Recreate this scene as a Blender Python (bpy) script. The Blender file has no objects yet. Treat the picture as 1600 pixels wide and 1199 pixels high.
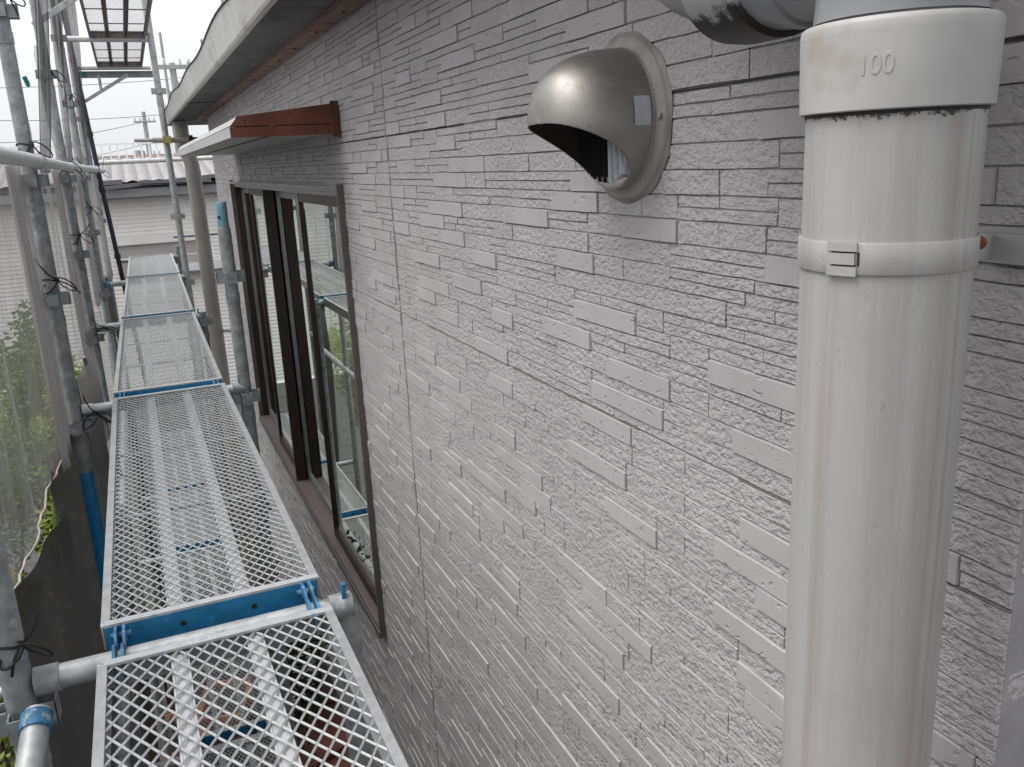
import bpy, math, random
import numpy as np
from mathutils import Vector, Matrix
random.seed(7)
rng = np.random.default_rng(7)
SC = bpy.context.scene
COL = SC.collection

# ---------------------------------------------------------------- camera
YAW, PITCH, ROLL = 0.40171, 0.25850, 0.05016
fw = Vector((math.sin(YAW)*math.cos(PITCH), math.cos(YAW)*math.cos(PITCH), -math.sin(PITCH)))
rt = Vector((math.cos(YAW), -math.sin(YAW), 0)); dn = fw.cross(rt)
cr = math.cos(ROLL)*rt + math.sin(ROLL)*dn
cd = -math.sin(ROLL)*rt + math.cos(ROLL)*dn
cam = bpy.data.cameras.new('camera')
cam.sensor_width = 36.0
cam.lens = 1338.0/1600*36
cam.clip_start = 0.02; cam.clip_end = 500
camo = bpy.data.objects.new('camera', cam); COL.objects.link(camo)
R3 = Matrix((cr, -cd, -fw)).transposed()
camo.matrix_world = R3.to_4x4()
SC.camera = camo

# ---------------------------------------------------------------- sky, sun, exposure
SUN_EL, SUN_AZ = math.radians(64), math.radians(-78)     # azimuth from +Y towards +X
w = bpy.data.worlds.new('World'); SC.world = w; w.use_nodes = True
nt = w.node_tree; nt.nodes.clear()
sky = nt.nodes.new('ShaderNodeTexSky'); sky.sky_type = 'NISHITA'; sky.sun_disc = False
sky.sun_elevation = SUN_EL; sky.sun_rotation = SUN_AZ
sky.air_density = 1.0; sky.dust_density = 6.0; sky.ozone_density = 1.0
hs = nt.nodes.new('ShaderNodeHueSaturation'); hs.inputs['Saturation'].default_value = 0.10
mx = nt.nodes.new('ShaderNodeMix'); mx.data_type = 'RGBA'; mx.inputs['Factor'].default_value = 0.55
mx.inputs[7].default_value = (9.0, 9.1, 9.4, 1)            # even cloud layer
bg = nt.nodes.new('ShaderNodeBackground'); bg.inputs['Strength'].default_value = 0.095
ow = nt.nodes.new('ShaderNodeOutputWorld')
nt.links.new(sky.outputs[0], hs.inputs['Color']); nt.links.new(hs.outputs[0], mx.inputs[6])
nt.links.new(mx.outputs[2], bg.inputs['Color']); nt.links.new(bg.outputs[0], ow.inputs[0])
sun = bpy.data.lights.new('sun', 'SUN'); sun.energy = 1.5; sun.angle = math.radians(40); sun.color = (1, 0.975, 0.95)
suno = bpy.data.objects.new('sun', sun); COL.objects.link(suno)
sd = Vector((math.sin(SUN_AZ)*math.cos(SUN_EL), math.cos(SUN_AZ)*math.cos(SUN_EL), math.sin(SUN_EL)))
suno.rotation_euler = sd.to_track_quat('Z', 'Y').to_euler()
SC.view_settings.view_transform = 'Standard'; SC.view_settings.look = 'None'
SC.view_settings.gamma = 1.0; SC.view_settings.use_curve_mapping = False
SC.view_settings.exposure = 0.78
SC.cycles.transparent_max_bounces = 14
SC.cycles.max_bounces = 6
SC.cycles.diffuse_bounces = 3

# ---------------------------------------------------------------- materials
def nodes_of(name):
    m = bpy.data.materials.new(name); m.use_nodes = True
    return m, m.node_tree, m.node_tree.nodes['Principled BSDF']
def N(t, typ, **kw):
    n = t.nodes.new(typ)
    for k, v in kw.items():
        if k in n.inputs: n.inputs[k].default_value = v
        else: setattr(n, k, v)
    return n
def pos(t, scale=(1, 1, 1)):
    g = t.nodes.new('ShaderNodeNewGeometry')
    mp = t.nodes.new('ShaderNodeMapping'); mp.inputs['Scale'].default_value = scale
    t.links.new(g.outputs['Position'], mp.inputs[0]); return mp.outputs[0]
def noise(t, scale, detail=3, rough=.55, stretch=(1, 1, 1)):
    n = N(t, 'ShaderNodeTexNoise', Scale=scale, Detail=detail, Roughness=rough)
    t.links.new(pos(t, stretch), n.inputs['Vector']); return n.outputs['Fac']
def ramp(t, src, stops):
    r = t.nodes.new('ShaderNodeValToRGB'); e = r.color_ramp.elements
    while len(e) < len(stops): e.new(0.5)
    for el, (p, c) in zip(e, stops):
        el.position = p; el.color = (c, c, c, 1) if isinstance(c, (int, float)) else (*c, 1)
    t.links.new(src, r.inputs[0]); return r.outputs[0]
def mixc(t, fac, a, b, mode='MIX'):
    m = t.nodes.new('ShaderNodeMix'); m.data_type = 'RGBA'; m.blend_type = mode
    for s, v in ((0, fac), (6, a), (7, b)):
        if hasattr(v, 'is_linked'): t.links.new(v, m.inputs[s])
        else: m.inputs[s].default_value = v if isinstance(v, (int, float)) else ((*v, 1) if len(v) == 3 else v)
    return m.outputs[2]
def math2(t, op, a, b=None, clamp=False):
    m = t.nodes.new('ShaderNodeMath'); m.operation = op; m.use_clamp = clamp
    for i, v in enumerate((a, b)):
        if v is None: continue
        if hasattr(v, 'is_linked'): t.links.new(v, m.inputs[i])
        else: m.inputs[i].default_value = v
    return m.outputs[0]
def bump(t, b, h, strength=.5, dist=.002):
    n = N(t, 'ShaderNodeBump', Strength=strength, Distance=dist)
    t.links.new(h, n.inputs['Height']); t.links.new(n.outputs[0], b.inputs['Normal'])
def simple(name, col, rough=.6, metal=0.0, var=.12, vscale=14, bmp=0, bscale=200, stretch=(1, 1, 1), dirt=None):
    m, t, b = nodes_of(name)
    f = noise(t, vscale, 2, .6, stretch)
    lo = tuple(c*(1-var) for c in col); hi = tuple(min(1, c*(1+var)) for c in col)
    c = mixc(t, ramp(t, f, [(.3, 0.0), (.7, 1.0)]), lo, hi)
    if dirt:
        d = ramp(t, noise(t, dirt[0], 3, .65, dirt[3] if len(dirt) > 3 else (1, 1, 1)), [(dirt[1], 0.0), (dirt[1]+.12, 1.0)])
        c = mixc(t, d, c, dirt[2])
    t.links.new(c, b.inputs['Base Color'])
    b.inputs['Roughness'].default_value = rough; b.inputs['Metallic'].default_value = metal
    if bmp: bump(t, b, noise(t, bscale, 3), bmp, .002)
    return m
def siding(name, rough_face, shade=1.0):
    m, t, b = nodes_of(name)
    base = (0.43*shade, 0.415*shade, 0.417*shade)
    f = noise(t, 9, 2, .6)
    c = mixc(t, ramp(t, f, [(.3, 0.0), (.72, 1.0)]), tuple(x*.93 for x in base), tuple(x*1.05 for x in base))
    f2 = noise(t, 2.2, 2, .6, (1, .6, 1.6))                # faint rust-pink weathering
    c = mixc(t, ramp(t, f2, [(.60, 0.0), (.78, .35)]), c, (0.43*shade, 0.395*shade, 0.38*shade))
    big = noise(t, 125, 2, .6, (1, .85, 1.1)); fine = noise(t, 520, 1, .5)
    if rough_face:
        h = math2(t, 'ADD', math2(t, 'MULTIPLY', ramp(t, big, [(.33, 0.0), (.62, 1.0)]), 1.0), math2(t, 'MULTIPLY', fine, .35))
        pit = ramp(t, big, [(.28, 0.86), (.40, 1.0)])
        c = mixc(t, 1.0, c, pit, 'MULTIPLY')
        bump(t, b, h, .62, .0034)
    else:
        sp = noise(t, 75, 2, .5, (1, .8, 1.2))
        h = math2(t, 'ADD', math2(t, 'MULTIPLY', ramp(t, sp, [(.28, 0.0), (.37, 1.0)]), 1.0), math2(t, 'MULTIPLY', fine, .30))
        bump(t, b, h, .6, .0026)
    t.links.new(c, b.inputs['Base Color']); b.inputs['Roughness'].default_value = .78
    return m
M = {}
M['rough'] = siding('siding_rough', True); M['smooth'] = siding('siding_smooth', False)
M['subst'] = simple('siding_base', (.30, .29, .295), .85, bmp=.4)
M['gap'] = simple('joint_gap', (.03, .028, .028), .9)
M['caulk'] = simple('caulk', (.22, .19, .185), .7, var=.25, vscale=40, bmp=.4, bscale=160)
M['galv'] = simple('galvanised', (.46, .475, .48), .5, .45, .22, 30, .25, 60, dirt=(18, .60, (.24, .24, .23)))
M['rail'] = simple('rail_steel', (.60, .61, .61), .42, .35, .12, 20)
M['galvold'] = simple('galvanised_old', (.30, .325, .33), .6, .3, .28, 26, .25, 60, dirt=(24, .60, (.5, .52, .52)))
M['plank'] = simple('plank_steel', (.44, .45, .455), .45, .45, .14, 40, dirt=(30, .63, (.34, .32, .30)))
M['strip'] = simple('plank_channel', (.62, .64, .66), .38, .5, .12, 30, dirt=(40, .62, (.36, .35, .34)))
M['blue'] = simple('blue_paint', (.014, .19, .40), .42, 0, .2, 40, dirt=(45, .64, (.5, .54, .56)))
M['blueworn'] = simple('blue_paint_worn', (.04, .18, .34), .5, 0, .4, 40, dirt=(55, .56, (.34, .40, .43)))
M['dark'] = simple('dark_navy_paint', (.022, .02, .045), .5)
M['black'] = simple('black_cord', (.012, .012, .013), .7)
M['beige'] = simple('pipe_beige', (.38, .345, .31), .42, 0, .06, 6)
M['cream'] = simple('gutter_paint', (.50, .50, .48), .5, 0, .10, 8, dirt=(7, .58, (.33, .32, .30), (1, .5, 1)))
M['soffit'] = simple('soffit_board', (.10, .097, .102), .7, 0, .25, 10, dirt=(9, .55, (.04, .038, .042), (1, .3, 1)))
M['trim'] = simple('brown_trim', (.235, .15, .12), .7, 0, .2, 16, bmp=.2)
M['brown'] = simple('brown_metal', (.125, .040, .022), .28, 0, .28, 9, dirt=(11, .64, (.075, .026, .018)))
M['fascia'] = simple('grey_fascia', (.42, .42, .42), .45, .15, .08, 14)
M['bronze'] = simple('bronze_frame', (.030, .017, .012), .45, .1, .2, 20)
M['bronze2'] = simple('bronze_frame_outer', (.13, .108, .105), .5, .1, .12, 20)
M['alu'] = simple('sash_aluminium', (.26, .26, .26), .35, .6, .15, 12)
M['gasket'] = simple('gasket', (.02, .018, .017), .6)
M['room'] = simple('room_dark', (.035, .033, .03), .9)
M['blind'] = simple('blind_green', (.62, .68, .48), .7, 0, .05, 6)
M['flange'] = simple('flange_paint', (.275, .26, .25), .55, 0, .12, 30, bmp=.25, bscale=90)
M['label'] = simple('faded_label', (.42, .46, .50), .5, 0, .1, 60)
M['black_in'] = simple('duct_black', (.006, .006, .006), .9)
M['slat'] = simple('slat_alu', (.55, .58, .63), .35, .5, .12, 40)
M['rust'] = simple('rust', (.15, .055, .018), .8, 0, .4, 160)
M['nsiding'] = simple('neighbour_siding', (.86, .84, .80), .6, 0, .05, 3)
M['nshutter'] = simple('neighbour_shutter', (.42, .39, .375), .55, 0, .08, 5)
M['ngrey'] = simple('neighbour_eave', (.30, .30, .31), .6, 0, .15, 3)
M['ndark'] = simple('neighbour_dark', (.15, .15, .16), .6)
M['white'] = simple('white_steel', (.72, .72, .72), .5)
M['concrete'] = simple('pole_concrete', (.42, .42, .42), .8)
M['wire'] = simple('wire', (.25, .25, .27), .8)
M['terra'] = simple('terracotta', (.46, .17, .095), .75, 0, .25, 14, bmp=.3)
M['maroon'] = simple('brown_roof_metal', (.17, .052, .038), .5, 0, .3, 8)
M['soil'] = simple('soil', (.035, .032, .030), .95, 0, .5, 5, bmp=.8, bscale=30)
M['bark'] = simple('bark', (.10, .075, .05), .9)
M['gravel'] = simple('gravel', (.07, .07, .072), .9, 0, .8, 40, bmp=1, bscale=60)
M['teal'] = simple('teal_tag', (.0, .20, .19), .5)
M['brass'] = simple('zinc_clamp', (.55, .48, .22), .4, .7)
M['torn'] = simple('torn_caulk', (.52, .46, .42), .8)

def leafmat(name, c):
    m, t, b = nodes_of(name)
    f = noise(t, 9, 3)
    t.links.new(mixc(t, ramp(t, f, [(.3, 0.0), (.7, 1.0)]), tuple(x*.6 for x in c), tuple(x*1.35 for x in c)), b.inputs['Base Color'])
    b.inputs['Roughness'].default_value = .5
    tr = N(t, 'ShaderNodeBsdfTranslucent', Color=(c[0]*1.4, c[1]*1.5, c[2], 1)); mi = N(t, 'ShaderNodeMixShader', Fac=.35)
    t.links.new(b.outputs[0], mi.inputs[1]); t.links.new(tr.outputs[0], mi.inputs[2])
    t.links.new(mi.outputs[0], t.nodes['Material Output'].inputs[0]); return m
M['leaf'] = leafmat('leaf_green', (.075, .13, .025)); M['leafy'] = leafmat('leaf_yellow', (.22, .26, .06)); M['leafd'] = leafmat('leaf_dark', (.035, .075, .018))

def sheetmat(name, col, opac, amp):
    m, t, b = nodes_of(name)
    f = noise(t, 34, 2, .6, (1, 1, .07)); g = noise(t, 5, 2, .5, (1, 1, .35))
    h = noise(t, 130, 1, .6, (1, 1, .10))
    s = math2(t, 'ADD', math2(t, 'MULTIPLY', f, .4), math2(t, 'ADD', math2(t, 'MULTIPLY', g, .4), math2(t, 'MULTIPLY', h, .2)))
    fac = math2(t, 'ADD', math2(t, 'MULTIPLY', math2(t, 'SUBTRACT', s, .5), amp), opac, clamp=True)
    b.inputs['Base Color'].default_value = (*col, 1); b.inputs['Roughness'].default_value = .75
    tl = N(t, 'ShaderNodeBsdfTranslucent', Color=(*[x*.9 for x in col], 1)); m1 = N(t, 'ShaderNodeMixShader', Fac=.45)
    t.links.new(b.outputs[0], m1.inputs[1]); t.links.new(tl.outputs[0], m1.inputs[2])
    tp = N(t, 'ShaderNodeBsdfTransparent'); m2 = N(t, 'ShaderNodeMixShader')
    t.links.new(fac, m2.inputs[0]); t.links.new(tp.outputs[0], m2.inputs[1]); t.links.new(m1.outputs[0], m2.inputs[2])
    t.links.new(m2.outputs[0], t.nodes['Material Output'].inputs[0]); return m
M['sheet'] = sheetmat('mesh_sheet', (.31, .305, .30), .46, 1.2)
M['sheetthin'] = sheetmat('mesh_sheet_thin', (.40, .41, .38), .30, .5)
M['sheetthick'] = sheetmat('mesh_sheet_gathered', (.31, .30, .297), .78, .9)
M['sheetdark'] = sheetmat('mesh_sheet_lower', (.045, .043, .045), .95, .15)

def glassmat():
    m, t, b = nodes_of('window_glass')
    fr = N(t, 'ShaderNodeFresnel', IOR=1.75)
    gl = N(t, 'ShaderNodeBsdfGlossy', Color=(.93, .97, .93, 1), Roughness=.0)
    tp = N(t, 'ShaderNodeBsdfTransparent', Color=(.80, .87, .80, 1)); mi = N(t, 'ShaderNodeMixShader')
    t.links.new(math2(t, 'MINIMUM', math2(t, 'MULTIPLY', fr.outputs[0], 3.0), .92), mi.inputs[0])
    t.links.new(tp.outputs[0], mi.inputs[1]); t.links.new(gl.outputs[0], mi.inputs[2])
    t.links.new(mi.outputs[0], t.nodes['Material Output'].inputs[0]); return m
M['glass'] = glassmat()
def steelmat():
    m, t, b = nodes_of('stainless_hood')
    f = noise(t, 70, 5, .7); g = noise(t, 14, 3)
    c = mixc(t, ramp(t, g, [(.35, 0.0), (.7, 1.0)]), (.32, .305, .285), (.40, .38, .36))
    c = mixc(t, ramp(t, f, [(.60, 0.0), (.72, .7)]), c, (.22, .18, .145))
    t.links.new(c, b.inputs['Base Color']); b.inputs['Metallic'].default_value = 1.0
    t.links.new(ramp(t, f, [(.3, .46), (.75, .60)]), b.inputs['Roughness']); return m
M['steel'] = steelmat()
def pvcmat():
    """near downpipe: grey-white plastic, streaked, mould where it meets the socket"""
    m, t, b = nodes_of('pipe_white')
    c0 = (.385, .382, .375)
    st = noise(t, 60, 4, .6, (1, 1, .03)); c = mixc(t, ramp(t, st, [(.46, 0.0), (.66, .9)]), c0, (.325, .30, .275))
    blot = noise(t, 12, 4, .6); c = mixc(t, ramp(t, blot, [(.50, 0.0), (.72, .6)]), c, (.33, .315, .30))
    g = t.nodes.new('ShaderNodeNewGeometry'); sx = t.nodes.new('ShaderNodeSeparateXYZ'); t.links.new(g.outputs['Position'], sx.inputs[0])
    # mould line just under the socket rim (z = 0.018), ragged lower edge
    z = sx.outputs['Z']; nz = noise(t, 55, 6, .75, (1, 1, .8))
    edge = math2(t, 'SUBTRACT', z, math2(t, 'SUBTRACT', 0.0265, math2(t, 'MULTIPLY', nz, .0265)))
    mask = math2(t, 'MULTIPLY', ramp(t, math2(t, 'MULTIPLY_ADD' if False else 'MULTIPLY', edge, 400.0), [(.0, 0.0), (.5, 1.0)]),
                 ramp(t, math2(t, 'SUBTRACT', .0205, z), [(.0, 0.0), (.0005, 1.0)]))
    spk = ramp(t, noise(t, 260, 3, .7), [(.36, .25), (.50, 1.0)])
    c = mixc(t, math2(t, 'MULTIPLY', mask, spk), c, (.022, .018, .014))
    # rust runs below the clip buckle
    x = sx.outputs['X']; yv = sx.outputs['Y']
    ang = math2(t, 'ARCTAN2', math2(t, 'SUBTRACT', yv, PC[1]), math2(t, 'SUBTRACT', x, PC[0]))
    wob = math2(t, 'MULTIPLY', math2(t, 'SUBTRACT', noise(t, 7, 3, .6), .5), .10)
    for a0, wd, top, col, amt in ((RUN-.16, .20, -.08, (.27, .20, .155), .65), (RUN-.05, .05, -.09, (.30, .25, .21), .4), (RUN+1.25, .12, .015, (.28, .22, .185), .7), (RUN+1.45, .05, .015, (.26, .205, .175), .65)):
        dd = math2(t, 'ABSOLUTE', math2(t, 'SUBTRACT', math2(t, 'ADD', ang, wob), a0))
        mk = math2(t, 'MULTIPLY', ramp(t, math2(t, 'DIVIDE', dd, wd), [(.0, amt), (1.0, 0.0)]), ramp(t, math2(t, 'MULTIPLY', math2(t, 'SUBTRACT', top, z), 40.0), [(.0, 0.0), (.15, 1.0)]))
        mk = math2(t, 'MULTIPLY', mk, ramp(t, noise(t, 30, 3, .6, (1, 1, .06)), [(.30, .15), (.60, 1.0)]))
        c = mixc(t, mk, c, col)
    scf = ramp(t, noise(t, 210, 3, .7, (1, 1, .6)), [(.63, 0.0), (.72, .6)]); c = mixc(t, scf, c, (.25, .235, .22))
    t.links.new(c, b.inputs['Base Color']); b.inputs['Roughness'].default_value = .45
    return m
PC = (.484, .453); RUN = -2.88
M['pvc'] = pvcmat()
M['pvcsock'] = simple('socket_white', (.41, .406, .398), .5, 0, .07, 24, dirt=(14, .54, (.335, .305, .275)))
M['elbow'] = simple('elbow_grey', (.24, .245, .255), .35, 0, .15, 14, dirt=(20, .60, (.16, .145, .14)))
def mouldmat():
    m, t, b = nodes_of('elbow_mould')
    f = noise(t, 45, 5, .7)
    g = t.nodes.new('ShaderNodeNewGeometry'); sx = t.nodes.new('ShaderNodeSeparateXYZ'); t.links.new(g.outputs['Position'], sx.inputs[0])
    k = math2(t, 'ADD', math2(t, 'MULTIPLY', math2(t, 'SUBTRACT', .108, sx.outputs['Z']), 14.0), f)
    t.links.new(mixc(t, ramp(t, k, [(.52, 0.0), (.66, 1.0)]), (.34, .335, .34), (.013, .011, .009)), b.inputs['Base Color'])
    b.inputs['Roughness'].default_value = .5; return m
M['mould'] = mouldmat()
def rooftile():
    m, t, b = nodes_of('roof_tile')
    f = noise(t, 3, 4)
    t.links.new(mixc(t, f, (.23, .222, .225), (.35, .338, .34)), b.inputs['Base Color']); b.inputs['Roughness'].default_value = .6
    return m
M['tile'] = rooftile()

# ---------------------------------------------------------------- mesh helpers
class MB:
    def __init__(s): s.v = []; s.f = []; s.sm = []
    def add(s, vs, fs, smooth=False):
        o = len(s.v); s.v += [tuple(x) for x in vs]
        s.f += [tuple(i+o for i in f) for f in fs]; s.sm += [smooth]*len(fs)
    def box(s, x0, x1, y0, y1, z0, z1):
        s.add([(x, y, z) for x in (x0, x1) for y in (y0, y1) for z in (z0, z1)],
              [(0, 1, 3, 2), (4, 6, 7, 5), (0, 4, 5, 1), (2, 3, 7, 6), (0, 2, 6, 4), (1, 5, 7, 3)])
    def bar(s, a, b, wd, th, up=(0, 0, 1)):
        a = Vector(a); b = Vector(b); d = (b-a).normalized(); u = Vector(up)
        r = d.cross(u).normalized(); u = r.cross(d)
        vs = [p + r*(wd/2*i) + u*(th/2*j) for p in (a, b) for i, j in ((-1, -1), (1, -1), (1, 1), (-1, 1))]
        s.add(vs, [(3, 2, 1, 0), (4, 5, 6, 7), (0, 1, 5, 4), (1, 2, 6, 5), (2, 3, 7, 6), (3, 0, 4, 7)])
    def tube(s, pts, r, n=20, caps=True, rin=None):
        pts = [Vector(p) for p in pts]; m = len(pts)
        rs = r if isinstance(r, (list, tuple)) else [r]*m
        up = None; rings = []
        for i, p in enumerate(pts):
            d = (pts[min(i+1, m-1)]-pts[max(i-1, 0)])
            if d.length < 1e-9: d = Vector((0, 0, 1))
            d.normalize()
            if up is None:
                up = Vector((0, 0, 1)) if abs(d.z) < .9 else Vector((1, 0, 0))
            a = d.cross(up).normalized(); up = a.cross(d).normalized()
            rings.append([p + (a*math.cos(2*math.pi*k/n)+up*math.sin(2*math.pi*k/n))*rs[i] for k in range(n)])
        vs = [v for r_ in rings for v in r_]
        fs = [(i*n+k, i*n+(k+1) % n, (i+1)*n+(k+1) % n, (i+1)*n+k) for i in range(m-1) for k in range(n)]
        s.add(vs, fs, True)
        if caps:
            s.add(rings[0], [tuple(range(n))]); s.add(rings[-1], [tuple(reversed(range(n)))])
    def lathe(s, prof, c, n=48, smooth=True, a0=0, a1=2*math.pi):
        full = abs(a1-a0-2*math.pi) < 1e-6; k = n if full else n+1
        vs = [(c[0]+r*math.cos(a0+(a1-a0)*j/n), c[1]+r*math.sin(a0+(a1-a0)*j/n), c[2]+z) for r, z in prof for j in range(k)]
        fs = []
        for i in range(len(prof)-1):
            for j in range(n):
                j2 = (j+1) % k if full else j+1
                fs.append((i*k+j, i*k+j2, (i+1)*k+j2, (i+1)*k+j))
        s.add(vs, fs, smooth)
    def grid(s, fn, nu, nv, smooth=True):
        vs = [fn(i/nu, j/nv) for i in range(nu+1) for j in range(nv+1)]
        s.add(vs, [(i*(nv+1)+j, (i+1)*(nv+1)+j, (i+1)*(nv+1)+j+1, i*(nv+1)+j+1) for i in range(nu) for j in range(nv)], smooth)
    def mesh(s, name, mat):
        me = bpy.data.meshes.new(name); me.from_pydata(s.v, [], s.f)
        if any(s.sm): me.polygons.foreach_set('use_smooth', s.sm)
        me.materials.append(M[mat] if isinstance(mat, str) else mat); me.update()
        if any(s.sm): me.set_sharp_from_angle(angle=math.radians(42))
        return me
    def build(s, name, mat, parent=None, bevel=0):
        o = bpy.data.objects.new(name, s.mesh(name, mat)); COL.objects.link(o)
        if parent is not None: o.parent = parent; 
        if bevel:
            b = o.modifiers.new('bevel', 'BEVEL'); b.width = bevel; b.segments = 2; b.limit_method = 'ANGLE'
        return o
def tag(o, label, cat, group=None, kind=None):
    if label: o['label'] = label
    if cat: o['category'] = cat
    if group: o['group'] = group
    if kind: o['kind'] = kind
    return o
def empty(name, label, cat, loc=(0, 0, 0), group=None):
    o = bpy.data.objects.new(name, None); COL.objects.link(o); o.location = loc; o.empty_display_size = .1
    return tag(o, label, cat, group)
def childof(o, parent):            # geometry already in world coordinates: cancel the parent's placing
    o.parent = parent; o.matrix_parent_inverse = Matrix.Translation(-Vector(parent.location)); return o
def B(mb, name, mat, parent, bevel=0):
    return childof(mb.build(name, mat, None, bevel), parent)
def px(p):                         # picture position, used only to rank pieces by how large they show
    v = Vector(p); d = v.dot(fw)
    return (800+1338*v.dot(cr)/d, 600+1338*v.dot(cd)/d, d)

GZ = -4.45                          # ground level
W = 0.62                            # wall face
DECK = -0.79                        # top of the walkway

# ================================================================ ground
mb = MB(); mb.grid(lambda u, v: (-60+120*u, -30+150*v, GZ), 4, 4, False)
tag(mb.build('ground', 'soil'), None, None, kind='structure')
mb = MB()
for i in range(5200):
    x = random.uniform(-.9, .55); y = random.uniform(2.6, 11); r = random.uniform(.012, .035)
    a = random.uniform(0, 6.28); z = GZ + r*.3
    vs = [(x+r*math.cos(a+k*2.1+random.uniform(-.3, .3)), y+r*math.sin(a+k*2.1), z-.01) for k in range(3)] + [(x, y, z+r*.6)]
    mb.add(vs, [(0, 1, 3), (1, 2, 3), (2, 0, 3)])
tag(mb.build('gravel', 'gravel'), 'grey gravel on the ground under the scaffold', 'gravel', kind='stuff')

# ================================================================ the house
house = empty('house', 'grey house with stone pattern siding, long window and eave', 'house', (2.5, 3.7, GZ))
YN, YF, ZT, ZB = 0.425, 6.95, 0.405, -2.75
WY0, WY1, WZ0, WZ1 = 2.735, 5.80, -1.62, -0.075          # window opening
mb = MB()
S0, S1 = W+.0015, W+.16
mb.box(S0, S1, YN, WY0, GZ, ZT); mb.box(S0, S1, WY1, YF, GZ, ZT)
mb.box(S0, S1, WY0, WY1, GZ, WZ0); mb.box(S0, S1, WY0, WY1, WZ1, ZT)
wall = B(mb, 'siding_wall', 'subst', house)
mb = MB(); mb.box(S0+.001, 5.0, YN+.004, YN+.16, GZ, ZT); endwall = B(mb, 'end_wall', 'subst', house)
mb = MB(); mb.box(S0, 5.0, YF-.1, YF, GZ, ZT); mb.box(4.9, 5.0, YN+.2, YF-.1, GZ, ZT); B(mb, 'back_wall', 'subst', house)

def pack(u0, u1, z0, z1, seed, nz=30):
    """random ashlar of one siding panel on a half-course grid -> (u0,u1,z0,z1,kind)"""
    r = random.Random(seed); cw = .0165; nx = int(round((u1-u0)/cw)); cw = (u1-u0)/nx; ch = (z1-z0)/nz
    occ = np.zeros((nx, nz), bool); out = []
    for j0 in range(0, nz, 2):
        i = r.randint(0, 14)
        while i < nx-6:
            L = min(r.randint(6, 13), nx-i); j = j0 if r.random() < .8 or j0+3 > nz else j0+1
            if r.random() < .86 and not occ[max(0, i-4):i+L+4, j:j+2].any() and not (j0 and occ[i:i+L, j-1].mean() > .55):
                occ[i:i+L, j:j+2] = True; out.append((i, j, L, 2, 'smooth'))
            i += L+r.randint(12, 32)
    for j in range(nz):
        i = 0
        while i < nx:
            if occ[i, j]: i += 1; continue
            H = 1 if j % 2 else r.choice((1, 2, 2))
            H = min(H, nz-j)
            R = 0
            while i+R < nx and not occ[i+R, j]: R += 1
            n = R if R <= 9 else r.randint(5, min(15, R-4))
            while H > 1 and occ[i:i+n, j:j+H].any():
                H -= 1
            occ[i:i+n, j:j+H] = True; out.append((i, j, n, H, 'rough')); i += n
    return [(u0+i*cw, u0+(i+L)*cw, z0+j*ch, z0+(j+H)*ch, k) for i, j, L, H, k in out]
def cutwin(b):
    u0, u1, z0, z1, k = b
    if u1 <= WY0 or u0 >= WY1 or z1 <= WZ0 or z0 >= WZ1: return [b]
    o = []
    if u0 < WY0: o.append((u0, WY0, z0, z1, k))
    if u1 > WY1: o.append((WY1, u1, z0, z1, k))
    if z0 < WZ0: o.append((max(u0, WY0), min(u1, WY1), z0, WZ0, k))
    if z1 > WZ1: o.append((max(u0, WY0), min(u1, WY1), WZ1, z1, k))
    return o
JZ = [0.520, 0.066, -0.385, -0.838, -1.292, -1.746, -2.20, -2.655]
SEAM = 2.185; SEAM2 = 5.215
blocks = []
for k in range(len(JZ)-1):
    for c, (a, b) in enumerate(((YN, SEAM-.005), (SEAM+.005, SEAM2-.005), (SEAM2+.005, YF))):
        for q in pack(a, b, JZ[k+1]+.0012, JZ[k]-.0012, 100+k*7+c): blocks += cutwin(q)
blocks = [(a, b, max(c, ZB), min(d, ZT-.002), k) for a, b, c, d, k in blocks if c < ZT-.006 and d > ZB]
blocks = [q for q in blocks if q[1]-q[0] > .004 and q[3]-q[2] > .004]
def blockgeo(q, r):
    u0, u1, z0, z1, k = q
    g = .0002; u0 += g; u1 -= g; z0 += g; z1 -= g
    h = r.uniform(.0036, .0045) if k == 'smooth' else r.choice((.0010, .0015, .0021, .0028))
    n = max(1, min(6, int((u1-u0)/.035))); c = min(.0024 if k == 'smooth' else .0018, (z1-z0)*.3, (u1-u0)*.3)
    vs = []
    for i in range(n+1):
        t = i/n; u = u0+(u1-u0)*t; uf = u0+c*.4+(u1-u0-c*.8)*t
        jz = r.uniform(-.0007, .0007); jz2 = r.uniform(-.0007, .0007)
        if k == 'rough': jz *= 1.2; jz2 *= 1.2
        hh = r.uniform(-.0004, .0004) if k == 'smooth' else r.uniform(-.0006, .0006)
        vs += [(S0+.001, u, z0), (W-h-hh, uf, z0+c*(.25 if k == 'smooth' else .45)+jz), (W-h-hh*.5, uf, z1-c*.8+jz2), (S0+.001, u, z1)]
    fs = []
    for i in range(n):
        a, b = i*4, i*4+4
        fs += [(a, a+1, b+1, b), (a+1, a+2, b+2, b+1), (a+2, a+3, b+3, b+2)]
    fs += [(0, 3, 2, 1), (n*4, n*4+1, n*4+2, n*4+3)]
    return vs, fs
def area_in_view(q):
    u0, u1, z0, z1, k = q
    P = [px((W, u, z)) for u, z in ((u0, z0), (u1, z0), (u1, z1), (u0, z1))]
    cx = sum(p[0] for p in P)/4; cy = sum(p[1] for p in P)/4
    if not (-10 < cx < 1600 and -10 < cy < 1210) or min(p[2] for p in P) < .05: return 0
    if 1235 < cx < 1530: return 0            # behind the downpipe
    return abs(sum(P[i][0]*P[(i+1) % 4][1]-P[(i+1) % 4][0]*P[i][1] for i in range(4)))/2
blocks.sort(key=area_in_view, reverse=True)
rb = random.Random(5)
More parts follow.
